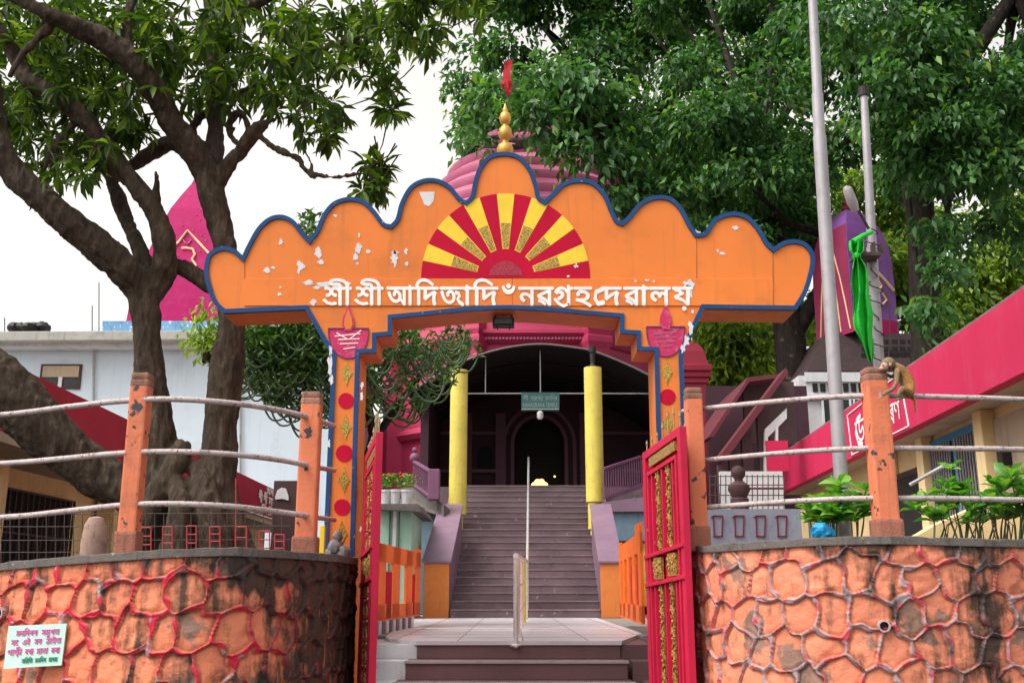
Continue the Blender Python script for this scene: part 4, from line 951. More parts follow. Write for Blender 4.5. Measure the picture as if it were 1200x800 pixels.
for x in (P(588, 0, YHB).x, P(553, 0, YHB).x, P(676, 0, YHB).x): m.box((x - .14, YHB - .16, ZH), (x + .14, YHB - .003, ZR(485, YHB)))
m.build('wall_moulding', paint('purple_moulding', (0.1, .1, .1)), hall)['kind'] = 'stuff'
m = MB(); xc = (nx0 + nx1) / 2; r_ = (nx1 - nx0) / 2; z0 = ZR(549, YHB); z1 = ZR(532, YHB)
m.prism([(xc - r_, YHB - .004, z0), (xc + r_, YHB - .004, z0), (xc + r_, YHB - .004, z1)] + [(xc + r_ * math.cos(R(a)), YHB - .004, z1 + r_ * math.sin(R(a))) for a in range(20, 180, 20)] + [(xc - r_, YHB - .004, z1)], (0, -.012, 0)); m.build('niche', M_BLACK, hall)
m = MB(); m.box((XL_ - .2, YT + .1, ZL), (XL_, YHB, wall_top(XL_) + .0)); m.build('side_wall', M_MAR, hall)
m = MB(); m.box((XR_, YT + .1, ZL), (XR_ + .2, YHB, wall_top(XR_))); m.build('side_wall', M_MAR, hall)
m = MB(); z = ZR(461, YHF + .3); m.tube([(P(530, 0, YHF).x, YHF + .3, z), (P(770, 0, YHF).x, YHF + .3, z)], .018, 6); m.build('tie_rod', M_GALV, hall)
for px_q, ra in ((569, 434), (633, 408)):
    m = MB(); q = P(px_q, ra, YHF + .3); m.tube([(q.x, q.y, z), (q.x, q.y, wall_top(q.x) - .03)], .014, 6); m.build('hanger', M_GALV, hall)
for xa, xb, ra, rb in ((527, 547.5, 434, 600), (685.5, 706.5, 431, 588)):
    YP_ = Y1 + 3.4; a = P((xa + xb) / 2, (ra + rb) / 2, YP_); rad = (xb - xa) / 2 * S(500, YP_)
    i = (YP_ - Y1) / TR; zb_ = ZR(rb, YP_) - (.05 if xa < 600 else 0)
    m = MB(); m.lathe([(rad, 0), (rad, ZR(ra, YP_) - zb_)], (a.x, YP_, zb_), 24); col_ = m.build('yellow_column', M_YPIL, hall, smooth=True)
    m = MB(); m.lathe([(rad * .72, 0), (rad * .72, zb_ - ZL - 1.2)], (a.x - rad * .1, YP_, ZL + 1.2), 16); m.build('column_base', M_YPIL, col_, smooth=True)
    m = MB(); zt2 = ZR(ra, YP_); m.lathe([(rad * .4, 0), (rad * .25, .1), (rad * .3, .32), (rad * .42, .36), (rad * .42, .48)], (a.x, YP_, zt2), 12); m.build('column_top', M_DARK, col_)
# sign board hanging before the doorway
Ys = YHF + .28
sg = thing('hanging_sign', 'small dark green two-line name board hanging over the arched doorway', 'sign', tuple(P(633, 461, Ys)))
def sp(x, y, o=0): q = P(x, y, Ys); return Vector((q.x, Ys - o, q.z))
m = MB(); m.prism([sp(611, 459.5), sp(655.5, 459.5), sp(655.5, 481), sp(611, 481)], (0, .04, 0)); m.build('board', paint('sign_dark_green', (0.03, 0.10, 0.10), .5, amt=.3, scale=5), sg)
lt = MB()
def lat(txt, x0, x1, yh, yb, mb):
    v, f = glyph(txt); xs = [q[0] for q in v]; ys = [q[1] for q in v]
    mb.add([sp(x0 + (q[0] - min(xs)) / (max(xs) - min(xs)) * (x1 - x0), yb + (q[1] - min(ys)) / (max(ys) - min(ys)) * (yh - yb), .006) for q in v], f)
letters(lt, [('শী', 613, 619, 464.5, 469, []), ('নৱগহ', 622, 636, 464.5, 469), ('মনিদৰ', 639, 653, 464.5, 469)], sp, depth=.002)
lat('NAVAGRAHA TEMPLE', 613, 653.5, 472, 477, lt)
lt.build('lettering', paint('sign_pale', (0.20, 0.27, 0.26), .6, amt=.2), sg, fix=False)
m = MB(); m.obox(sp(611.5, 479.3, .004), sp(655, 479.3, .004), .03, .02); m.build('lower_strip', M_GALV, sg)
pl = thing('hall_lamp', 'pale lamp fitting below the hanging board above the doorway', 'lamp', tuple(P(633, 486, Ys)))
m = MB(); q = P(633, 486, Ys); m.lathe([(.05, .0), (.075, .05), (.075, .16), (.03, .2)], (q.x, Ys + .02, q.z - .1), 12); m.build('lamp_body', M_OFFW, pl, smooth=True)
# glowing lamp inside the sanctum
gm, gn, gl_, gb = nodes('warm_glow'); gb.inputs['Base Color'].default_value = (.9, .6, .2, 1); gb.inputs['Emission Color'].default_value = (1, .62, .22, 1); gb.inputs['Emission Strength'].default_value = 1.6
sl_ = thing('shrine_light', 'cluster of glowing golden lamps low in the dark arched doorway', 'lamp', tuple(P(632, 570, YHB + .1)))
for (x, y, r_) in ((626, 568, 3.4), (630, 565, 4), (634.5, 564.5, 3.8), (638.5, 568, 3.6), (632, 569, 4), (628.5, 570, 3), (636, 570, 3)):
    m = MB(); q = P(x, y, YHB - .25); m.sphere(q, r_ * S(570, YHB), 12, 8); m.build('lamp_globe', gm, sl_, smooth=True)
m = MB(); m.sphere(P(650, 558, YHB + .3), .03, 8, 6); m.build('lamp_globe', gm, sl_)
m = MB(); q = P(632, 572, YHB - .25); m.box((q.x - .3, YHB - .4, ZH), (q.x + .3, YHB - .1, ZH + .05)); m.build('tray', M_GOLD, sl_)

# ------------------------------------------------------------------ PINK TEMPLE behind the hall
TY = YHB + 1.4 + 4.4; TX = P(622, 500, TY).x
tp = thing('main_temple', 'octagonal pink temple with a ribbed rounded dome rising behind the orange gate', 'temple', (TX, TY, ZL))
YTf = YHB + 1.4; apo = 4.4
def tz(row): return ZR(row, YTf)
prof = [(4.75, ZL), (4.75, tz(575)), (4.55, tz(570)), (4.4, tz(568)), (4.4, tz(506)), (4.52, tz(504)), (4.6, tz(498)), (4.52, tz(493)), (4.4, tz(490)), (4.4, tz(404)), (4.5, tz(402)), (4.62, tz(396)), (4.75, tz(393)), (4.75, tz(389)), (4.5, tz(386)), (4.35, tz(372)), (4.35, tz(350))]
c8 = 1 / math.cos(math.pi / 8)
m = MB(); m.lathe([(r * c8, z) for r, z in prof], (TX, TY, 0), 8, rot=math.pi / 8); m.build('drum', M_PINK, tp)
m = MB(); zl = tz(350)
dome = []
rows_ = [350, 300, 250, 215, 195, 178, 168, 161]; rpx = [176, 150, 118, 93, 75, 56, 38, 12]
for k in range(11):
    row = 350 - (350 - 161) * k / 10; rr0 = float(np.interp(-row, [-r for r in rows_], rpx)) * S(row, TY); zz = ZR(row, TY); dz = ZR(350 - 189 * (k + 1) / 10, TY) - zz
    dome += [(rr0, zz), (rr0 + .07, zz + dz * .2), (rr0 + .07, zz + dz * .42), (rr0 - .05, zz + dz * .52)]
m.lathe(dome, (TX, TY, 0), 40); m.build('dome', M_PINKL, tp, smooth=True)
fz = dome[-1][1]; m = MB(); m.lathe([(.14, 0), (.26, .06), (.14, .15), (.08, .2), (.22, .32), (.08, .42), (.1, .48), (.02, .7)], (TX, TY, fz), 16); m.build('dome_finial', M_MAGN, tp, smooth=True)
m = MB()
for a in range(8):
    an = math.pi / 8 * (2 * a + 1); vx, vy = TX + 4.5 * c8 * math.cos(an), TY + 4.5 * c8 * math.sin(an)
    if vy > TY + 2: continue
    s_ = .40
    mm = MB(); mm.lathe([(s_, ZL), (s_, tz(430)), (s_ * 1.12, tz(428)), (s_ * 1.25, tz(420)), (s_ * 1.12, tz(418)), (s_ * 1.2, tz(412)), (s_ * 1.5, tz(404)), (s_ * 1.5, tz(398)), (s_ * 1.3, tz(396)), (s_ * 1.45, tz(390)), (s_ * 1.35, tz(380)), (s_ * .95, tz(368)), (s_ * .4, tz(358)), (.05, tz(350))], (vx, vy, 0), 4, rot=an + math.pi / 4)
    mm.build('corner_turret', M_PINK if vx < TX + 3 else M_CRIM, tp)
# scalloped frieze, small windows on the side face
mm = MB()
for k in range(34): x = TX - 1.75 + k * 3.5 / 33; mm.sphere((x, TY - 4.66, tz(399)), .05, 6, 4)
mm.build('scalloped_frieze', M_PINKL, tp)
for f, w_ in ((.25, .26), (.62, .22)):
    a0 = math.pi * 1.25; t_ = Vector((-math.sin(a0), math.cos(a0), 0)); nrm_ = Vector((math.cos(a0), math.sin(a0), 0)); c = Vector((TX, TY, 0)) + nrm_ * 4.42 + t_ * (f - .5) * -3.2
    mm = MB(); z0, z1 = tz(575) + .35, tz(538)
    mm.obox((c.x, c.y, z0), (c.x, c.y, z1), w_ * 2.6, .06, up=tuple(nrm_)); wf = mm.build('window', M_CRIM, tp)
    mm = MB(); c2 = c + nrm_ * .035; mm.obox((c2.x, c2.y, z0 + .08), (c2.x, c2.y, z1 - .12), w_ * 1.7, .02, up=tuple(nrm_)); mm.build('pane', M_GLASSD, wf)

# crimson pier with a pyramid top, right of the gate pillar
cp_ = thing('crimson_pier', 'crimson masonry pier with moulded cap and pyramid top right behind the right gate pillar', 'pier', (P(815, 600, 26).x, 26.6, ZL))
kq = S(430, 26) * 1.414; xq = P(815, 430, 26).x; m = MB()
m.lathe([(15 * kq, ZL), (15 * kq, ZR(447, 26)), (17 * kq, ZR(446, 26)), (17 * kq, ZR(441, 26)), (19 * kq, ZR(439, 26)), (19 * kq, ZR(434, 26)), (21 * kq, ZR(432, 26)), (21 * kq, ZR(426, 26)), (17 * kq, ZR(424, 26)), (14 * kq, ZR(408, 26)), (8 * kq, ZR(398, 26)), (.5 * kq, ZR(394, 26))], (xq, 26.6, 0), 4, rot=math.pi / 4); m.build('pier', M_CRIM, cp_, bevel=.008)
# ------------------------------------------------------------------ things around the stair foot
def cut_panel(xa, ya, xb, yb, rows_a, rows_b, label, sgn):
    """orange cut-out railing along the landing edge from (xa,ya) to (xb,yb)"""
    A = Vector((xa, ya, 0)); B = Vector((xb, yb, 0)); t = thing('cutout_railing', label, 'railing', (xa, ya, ZL), 'orange cut-out railings on the landing')
    zt0 = ZR(rows_a, ya); zt1 = ZR(rows_b, yb)
    d = B - A; n_ = Vector((-d.y, d.x, 0)).normalized() * .03
    def q(u, z): return A + d * u + Vector((0, 0, z))
    top = max(zt0, zt1)
    segs_ = [(0, .1), (.22, .34), (.46, .58), (.7, .82), (.9, 1.0)]
    m = MB()
    for a, b in segs_: m.prism([q(a, ZL + .14), q(b, ZL + .14), q(b, zt1), q(a, zt1)], tuple(n_))
    m.prism([q(0, ZL + .12), q(1, ZL + .12), q(1, ZL + .3), q(0, ZL + .3)], tuple(n_)); m.prism([q(0, zt1 - .2), q(1, zt1 - .2), q(1, zt1), q(0, zt1)], tuple(n_ * 1.02)); m.prism([q(0, zt1), q(.18, zt1), q(.18, zt1 + .1), q(0, zt1 + .1)], tuple(n_)); m.prism([q(.9, zt1), q(1, zt1), q(1, zt1 + .05), q(.9, zt1 + .05)], tuple(n_))
    m.build('panel', M_ORB, t)
    for a, b in ((.12, .2), (.36, .44), (.84, .88)):
        mm = MB(); mm.prism([q(a, ZL + .145), q(b, ZL + .145), q(b, zt1 - .3), q(a, zt1 - .3)], tuple(n_ * .6)); mm.build('red_slat', M_RED, t)
cut_panel(-1.52, 10.6, -1.27, 14.6, 640, 648, 'bright orange cut-out railing with red slats left of the landing', -1)
cut_panel(1.33, 10.6, 1.48, 14.2, 640, 641, 'bright orange cut-out railing with red slats right of the landing', 1)
# white and purple fluted kerb under the left one
t = thing('fluted_kerb', 'low white and plum fluted kerb below the left orange cut-out railing', 'kerb', (-1.5, 10.6, ZL))
m = MB(); m2 = MB()
for k in range(16): y = 10.2 + k * .22; (m if k % 2 else m2).box((-1.5 + .014 * k - .04, y, ZL - .1), (-1.44 + .014 * k - .04, y + .218, ZL + .13))
m.build('white_flute', M_TILEW, t); m2.build('plum_flute', M_STEP, t)
# mint kiosk, slate tanks, balcony rail
t = thing('mint_kiosk', 'small mint green shrine room with a dark slab roof left of the stair foot', 'kiosk', (P(462, 620, 17).x, 17.5, ZL))
def fbox(px0, px1, r0, r1, Y, dep): a = P(px0, r1, Y); b = P(px1, r0, Y); return (a.x, Y, a.z), (b.x, Y + dep, b.z)
m = MB(); a, b = fbox(440, 483, 596, 728, 18.0, 2.0); m.box((a[0], a[1], ZL), b); m.build('wall', M_GREENP, t)
m = MB(); a, b = fbox(458, 465, 597, 700, 17.96, .03); m.box(a, b); m.build('pilaster', M_TILEW, t)
m = MB(); a, b = fbox(455, 457, 597, 700, 17.97, .02); m.box(a, b); a, b = fbox(466, 468, 597, 700, 17.97, .02); m.box(a, b); m.build('dark_groove', M_DARK, t)
m = MB(); m.prism([P(436, 590, 17.7), P(490, 590, 17.7), P(494, 599, 17.7), P(436, 596, 17.7)], (0, 2.6, 0)); m.build('slab_roof', M_CONC, t)
fp_pos = []
for k, px0 in enumerate((452, 463, 476)):
    ft_ = thing('flower_pot', ['pale pot with red flowers at the left on the kiosk roof', 'pale pot with red flowers in the middle of the kiosk roof', 'pale pot with pink flowers at the right on the kiosk roof'][k], 'flower pot', tuple(P(px0, 589, 18.2)), 'flower pots on the kiosk roof')
    q = P(px0, 590, 18.2); m = MB(); m.lathe([(.07, 0), (.11, .26), (.12, .26), (.12, .3), (.1, .3)], (q.x, q.y, q.z - .06), 12); m.build('pot', M_TILEW, ft_)
    pos = [q + Vector((random.gauss(0, .09), random.gauss(0, .08), .28 + random.random() * .22)) for _ in range(70)]; leaves('foliage', pos, [(random.gauss(0, 1), random.gauss(0, 1), .6) for _ in pos], .09, .04, M_LEAFP, ft_)
    pos = [q + Vector((random.gauss(0, .1), random.gauss(0, .08), .36 + random.random() * .15)) for _ in range(16)]; leaves('flowers', pos, [(random.gauss(0, 1), random.gauss(0, 1), .6) for _ in pos], .07, .06, M_REDC if k < 2 else M_PINKL, ft_)
t = thing('slate_blue_wall', 'low slate blue wall between the mint kiosk and the left stair parapet', 'wall', (P(500, 640, 19.5).x, 19.6, ZL))
m = MB(); a, b = fbox(480, 522, 602, 722, 21.7, .4); m.box((a[0], a[1], ZL), b); m.build('wall', M_TANK, t, bevel=.02)
m = MB(); m.prism([P(476, 592, 21.6), P(526, 597, 21.6), P(526, 603, 21.6), P(476, 603, 21.6)], (0, 1.2, 0)); m.build('coping', M_CONC, t)
t = thing('slate_blue_wall', 'slate blue retaining wall right of the stairs above a small yellow grille', 'wall', (P(735, 620, 19.5).x, 19.6, ZL))
m = MB(); a, b = fbox(710, 800, 597, 634, 21.8, 1.0); m.box(a, b); m.build('wall', M_TANK, t, bevel=.02)
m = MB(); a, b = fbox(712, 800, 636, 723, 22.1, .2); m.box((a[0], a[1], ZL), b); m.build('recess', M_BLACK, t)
m = MB()
for k in range(12): a, b = fbox(719 + k * 6, 720.6 + k * 6, 637, 710, 21.9, .03); m.box(a, b)
a, b = fbox(716, 790, 636, 640, 21.88, .04); m.box(a, b); m.build('yellow_grille', M_YPIL, t)
m = MB(); m.prism([P(708, 588, 21.7), P(800, 576, 21.7), P(800, 599, 21.7), P(708, 599, 21.7)], (0, 1.2, 0)); m.build('sloping_top', M_PURT, t)
def balustrade(pts, label, nb_, hgt):
    t = thing('balustrade', label, 'balustrade', tuple(pts[0]), 'purple balustrades by the hall')
    m = MB(); m.obox(pts[0] + Vector((0, 0, hgt)), pts[1] + Vector((0, 0, hgt)), .06, .05); m.build('hand_rail', M_VIOL2, t)
    m = MB(); m.obox(pts[0] + Vector((0, 0, .08)), pts[1] + Vector((0, 0, .08)), .06, .05); m.build('bottom_rail', M_VIOL2, t)
    for k in range(nb_ + 1): q = pts[0].lerp(pts[1], k / nb_); m = MB(); m.box((q.x - .014, q.y - .014, q.z), (q.x + .014, q.y + .014, q.z + hgt)); m.build('baluster', M_VIOL2, t)
    return t
M_VIOL2 = paint('dull_purple', (0.17, 0.07, 0.14), .6, amt=.5, scale=6)
t = balustrade([P(484, 571, 22.4), P(505, 586, 20.8)], 'dull purple balustrade with a ball finial on the balcony left of the hall', 9, ZR(540, 22.4) - ZR(571, 22.4))
q = P(486, 536, 22.4); m = MB(); m.sphere(q, .11, 12, 8); m.sphere(q + Vector((0, 0, .17)), .06, 10, 6); m.build('ball_finial', M_VIOL2, t, smooth=True)
m = MB(); a, b = fbox(501, 515, 549, 585, 20.7, .3); m.box(a, b); m.build('corner_post', M_VIOL2, t, bevel=.02)
balustrade([P(708, 588, 21.75), P(752, 572, 22.6)], 'dull purple balustrade of thin bars right of the hall', 16, .70)
t = thing('balcony', 'narrow balcony floor in front of the pink wall left of the hall', 'balcony', (P(495, 590, 21.5).x, 21.5, ZL))
m = MB(); m.add([tuple(P(455, 573, 23.5)), tuple(P(484, 571, 22.3)), tuple(P(520, 590, 20.7)), tuple(P(527, 597, 20.9)), (P(527, 597, 20.9).x, 25, P(527, 597, 20.9).z), (P(455, 573, 23.5).x, 26, P(455, 573, 23.5).z)], [(0, 1, 2, 3, 4, 5)])
pts = [Vector(v) for v in m.v]; m = MB(); m.prism(pts, (0, 0, -.25)); m.build('slab', M_CONC, t)
# ================================================================== LEFT BUILDINGS
YW = 27.0
wbld = thing('white_building', 'pale two storey building with grey roof slab and one shuttered window, far left', 'building', (P(180, 600, YW).x, YW, ZL))
a, b = fbox(-420, 392, 402, 728, YW, 8); m = MB(); m.box((a[0], a[1], ZL), b); m.build('wall', M_WHB, wbld)
m = MB(); m.prism([P(-430, 390, YW - .8), P(404, 386, YW - .8), P(404, 397, YW - .8), P(-430, 402, YW - .8)], (0, 9.5, 0)); m.build('roof_slab', M_SLAB, wbld, bevel=.03)
m = MB(); m.prism([P(-430, 402.2, YW - .5), P(404, 397.2, YW - .5), P(404, 405, YW - .5), P(-430, 407, YW - .5)], (0, .45, 0)); m.build('roof_beam', M_OFFW, wbld)
m = MB(); m.prism([P(120, 376, YW + .3), P(262, 376, YW + .3), P(262, 389, YW + .3), P(120, 389, YW + .3)], (0, .2, 0)); m.build('blue_parapet', paint('sky_blue_paint', (0.16, 0.36, 0.62), .7, amt=.7, scale=3, chips=.6), wbld)
def window(parent, x0, x1, r0, r1, Y, frame, shutter=True):
    a, b = fbox(x0, x1, r0, r1, Y, .2); k = S(r0, Y)
    m = MB(); w_ = 2.0 * k; m.box((a[0], Y - .05, a[2]), (a[0] + w_, Y + .05, b[2])); m.box((b[0] - w_, Y - .05, a[2]), (b[0], Y + .05, b[2])); m.box((a[0] + w_, Y - .05, a[2]), (b[0] - w_, Y + .05, a[2] + w_)); m.box((a[0] + w_, Y - .05, b[2] - w_), (b[0] - w_, Y + .05, b[2]))
    o = m.build('window', frame, parent); m = MB(); m.box((a[0] + w_, Y - .02, a[2] + w_), (b[0] - w_, Y - .012, b[2] - w_)); m.build('pane', M_GLASSD, o)
    return o, a, b
o, a, b = window(wbld, 46, 97, 427, 456, YW, M_TIMB)
m = MB(); zm = b[2] - (b[2] - a[2]) * .52; m.box((a[0] + .06, YW - .06, zm), (b[0] - .06, YW - .03, b[2] - .05)); m.build('shutter', M_TAN, o)
m = MB(); xm = (a[0] * .5 + b[0] * .5); m.box((xm - .04, YW - .06, a[2] + .05), (xm + .06, YW - .03, zm)); m.build('loose_board', M_TILEW, o)
m = MB(); q = P(107, 440, YW - .02)
for px_, r0, r1 in ((110, 408, 500), (282, 440, 640)): m.tube([P(px_, r0, YW - .06), P(px_ - 1, r1, YW - .06)], .03, 6)
m.build('drain_pipe', M_SLAB, wbld)
t = thing('roof_bundle', 'dark bundled tarpaulin lying on the roof edge of the white building', 'bundle', tuple(P(33, 389, YW)))
m = MB()
for k in range(5): q = P(18 + k * 8, 384, YW - .1 + random.uniform(-.2, .2)); m.sphere(q, (.20, .25, .13 + random.uniform(0, .05)), 10, 6, jit=.12)
m.build('tarpaulin', M_DARK, t, smooth=True)
for px_, r0, lab in ((5.5, 372, 'thin rod at the far left on the roof edge of the white building'), (108, 358, 'shorter thin rod on the white building roof, left of the tall one'), (116, 331, 'tall thin rod standing on the white building roof')):
    m = MB(); m.tube([P(px_, r0, YW + .2), P(px_, 390, YW + .2)], .014, 6); tag(m.build('roof_rod', M_WIRE), lab, 'rod', 'thin rods on the white roof')

# red shop front running away on the left
def ZE(h): return E + h
YLa, YLb = 9.2, 24.6
shop = thing('shop_row', 'cream shop row with a long red fascia and dark grilles behind the left tree', 'building', (-5.4, 12, ZL))
def xl(Y): return -4.86 - .019 * (Y - 11)
zt_, zb_ = ZE(2.15), ZE(1.50)
m = MB(); m.add([(xl(YLa), YLa, zb_), (xl(YLb), YLb, zb_), (xl(YLb), YLb, zt_), (xl(YLa), YLa, zt_), (xl(YLa) - .12, YLa, zb_), (xl(YLb) - .12, YLb, zb_), (xl(YLb) - .12, YLb, zt_), (xl(YLa) - .12, YLa, zt_)], [(0, 1, 2, 3), (7, 6, 5, 4), (0, 4, 5, 1), (3, 2, 6, 7), (0, 3, 7, 4), (1, 5, 6, 2)])
m.build('fascia', M_FASL, shop)
m = MB(); m.add([(xl(YLa) - .01, YLa, zb_ - .002), (xl(YLb) - .01, YLb, zb_ - .002), (xl(YLb) - 3, YLb, zb_ - .002), (xl(YLa) - 3, YLa, zb_ - .002)], [(0, 1, 2, 3)]); v = [Vector(x) for x in m.v]; m = MB(); m.prism(v, (0, 0, -.1)); m.build('canopy_soffit', M_TAN, shop)
m = MB(); m.box((-9, YLa - .2, .03), (-5.75, YLb - .4, zb_ - .1)); m.build('wall', M_CREAM, shop)
for ya, yb, zlo in ((9.3, 10.6, -.35), (11.2, 13.4, -.3), (15, 17.5, -.3), (18.5, 22.5, -.35)):
    m = MB(); m.box((-5.74, ya, ZE(zlo)), (-5.70, yb, ZE(1.15))); g_ = m.build('opening', M_BLACK, shop)
    m = MB(); n_ = int((yb - ya) / .14)
    for k in range(n_ + 1): y = ya + (yb - ya) * k / n_; m.box((-5.69, y - .008, ZE(zlo)), (-5.66, y + .008, ZE(1.15)))
    for k in range(4): z = ZE(zlo) + (1.15 - zlo) * k / 3; m.box((-5.688, ya, z - .012), (-5.662, yb, z + .012))
    m.build('grille', M_WIRE, g_)
for y in (10.85, 14.2, 18.0): m = MB(); m.box((-5.7, y, .03), (-5.45, y + .28, zb_ - .101)); m.build('column', M_CREAM, shop, bevel=.01)
m = MB(); m.box((-5.69, 7.9, ZE(-.3)), (-5.5, 9.1, ZE(1.2))); m.build('blue_panel', M_BLUEF, shop)
# writing on the fascia, seen through the railing near the pillar
def fsl(x, y, o=0):  # x metres along (10=near), y height 0..1
    Y = 20.4 + x; return Vector((xl(Y) + .012 + o, Y, zb_ + (zt_ - zb_) * y))
lt = MB(); letters(lt, [('শী', .0, .35, .66, .42), ('শী', .45, .8, .66, .42), ('নৱগহ', .95, 2.3, .66, .42), ('মনিদৰ', .7, 2.2, .93, .75), ('িসিমত', .3, 1.9, .30, .12)], fsl, bold=.018, depth=.012, thick=.004)
lt.build('fascia_lettering', M_WHITE, shop, fix=False)
m = MB(); m.obox(fsl(-1.0, .03, .01), fsl(-1.0, .97, .01), .05, .01); m.obox(fsl(-1, .03, .012), fsl(4.1, .03, .012), .03, .01, up=(1, 0, 0)); m.build('fascia_line', M_WHITE, shop)
t = thing('notice_box', 'dark maroon box with a small white figure beside the left gate pillar', 'box', tuple(P(331, 600, 19)))
m = MB(); a, b = fbox(317, 352, 563, 640, 19, .5); m.box((a[0], a[1], ZL), b); m.build('box', M_TIMB, t)
m = MB(); pts = [(322, 583), (325, 574), (330, 571), (335, 572), (338, 581), (338, 586), (330, 584), (323, 585)]; m.prism([P(x, y, 18.97) for x, y in pts], (0, .02, 0)); m.build('white_figure', M_TILEW, t)

# left courtyard furniture: red wire frames, thin mesh, stone stub, yellow stub, rocks
gzl = float(np.interp(0, [-1, 1], [0, 0])) 
lwf = thing('wire_fence', 'low fence of thin rusty wire with red square frames behind the left railing', 'fence', tuple(P(230, 640, 7.9)))
YWf = 8.0
m = MB()
for k in range(34): x = -20 + k * 10.6; m.tube([P(x, 700, YWf), P(x, 598 + (4 if k % 3 else 0), YWf)], .0035, 5)
for row in (601, 616, 632, 646): m.tube([P(-20, row + 1, YWf), P(340, row, YWf)], .0035, 5)
m.build('wire_mesh', M_WIRE, lwf)
for x0, x1, r0, r1 in ((165, 177, 618, 638), (191, 202, 617, 636), (219, 230, 616, 636), (246, 258, 617, 634), (276, 289, 617, 642), (304, 316, 622, 642), (322, 333, 626, 642), (148, 158, 622, 640)):
    m = MB(); yq = YWf - .05
    for (xa, ra), (xb, rb) in (((x0, r0), (x1, r0)), ((x0, r1), (x1, r1)), ((x0, r0), (x0, 665)), ((x1, r0), (x1, 665)), ((x0, (r0 + r1) / 2), (x1, (r0 + r1) / 2))): m.tube([P(xa, ra, yq), P(xb, rb, yq)], .0055, 6)
    m.build('square_frame', M_REDW, lwf)
m = MB(); m.tube([P(276.5, 560, YWf + .3), P(276.5, 650, YWf + .3)], .005, 5); m.build('stay_wire', M_REDW, lwf)
t = thing('stone_stub', 'weathered pinkish stone stub standing on the terrace left of the first post', 'stone', tuple(P(109, 640, 7.2)))
m = MB(); q = P(109, 648, 7.2); m.lathe([(.085, 0), (.09, .12), (.075, .24), (.05, .29), (.02, .3)], (q.x, q.y, q.z - .05), 10); o = m.build('stone', paint('pinkish_stone', (0.36, 0.24, 0.2), .9, amt=.9, scale=9, bump=.8), t, smooth=True)
t = thing('yellow_stub', 'short yellow painted stub between the second left post and the gate pillar', 'stub', tuple(P(377, 648, 7.4)))
m = MB(); a, b = fbox(373, 381, 615, 660, 7.5, .05); m.box(a, b); m.build('stub', M_YEL, t, bevel=.006)
t = thing('rubble', 'grey plaster lumps piled against the left gate pillar', 'rubble', tuple(P(398, 650, 7.8)))
M_RUB = paint('grey_lump', (0.24, 0.235, 0.25), .9, amt=1.0, scale=12, bump=1.0)
for x, y, r_ in ((393, 640, 9), (402, 648, 9), (386, 651, 8), (396, 628, 6)): m = MB(); m.sphere(P(x, y, 7.85), r_ * .0065, 10, 8, jit=.18); m.build('lump', M_RUB, t, smooth=True)

# left shikhara
YM = 33.0
sh_ = thing('left_temple_tower', 'bright magenta curved tower with a painted Om sign behind the left tree', 'temple tower', (P(237, 380, YM).x, YM, ZL))
sh_.name = 'temple_tower'
def sq_tower(parent, cxp, rows_half, Y, mat, rot, nseg=4):
    cx_ = P(cxp, 300, Y).x; pr_ = [(h_ * S(r_, Y) * 1.4142, ZR(r_, Y)) for r_, h_ in rows_half]
    m = MB(); m.lathe(pr_, (cx_, Y + rows_half[0][1] * S(rows_half[0][0], Y), 0), nseg, rot=rot); return m.build('tower_body', mat, parent), cx_
YcM = YM + 1.9; cx_ = P(229, 260, YcM).x; lrow = [(396, 145), (385, 146), (350, 153), (320, 163), (290, 176), (265, 188), (244, 200), (228, 213), (216, 224), (209, 228)]
rows = []
for r_, px_q in lrow: t_q = P(px_q, r_, 1).x; h_q = max(.02, (cx_ - t_q * YcM) / (1 - t_q)); rows.append((r_, h_q))
m = MB(); m.lathe([(h_ * 1.4142, ZR(r_, YcM - h_)) for r_, h_ in rows], (cx_, YcM, 0), 4, rot=math.pi / 4); m.build('tower_body', M_MAGN, sh_)
m = MB(); m.box((cx_ - 2.3, YM - .5, ZL), (cx_ + 2.3, YM + 4.4, ZR(388, YM))); m.build('tower_base', M_WHB, sh_)
def tface(px_, row, o=.03):
    y_ = YcM - float(np.interp(-row, [-r for r, _ in rows], [h for _, h in rows])) - o; return P(px_, row, y_)
m = MB(); 
for pts in ([(200, 291), (209, 284), (220, 270), (231, 282), (245, 297)], ):
    m.tube([tface(*q) for q in pts], .045, 6)
m.tube([tface(*q) for q in [(213, 291), (218, 290.5), (226, 292), (228.5, 298), (225, 304), (230, 311), (224, 318), (214, 316)]], .045, 6)
m.build('om_sign', M_CREAMP, sh_)
m = MB(); m.tube([tface(*q) for q in [(215, 281), (217, 285), (221, 285.5), (224, 281)]], .025, 6); m.build('crescent', M_PINKL, sh_)
m = MB()
for k in range(14): m.sphere(tface(228 + random.uniform(-16, 10) * (1 + k / 14), 240 + k * 6, .002), .035, 6, 4, jit=.3)
m.build('flaked_spot', M_PINKL, sh_)['kind'] = 'stuff'

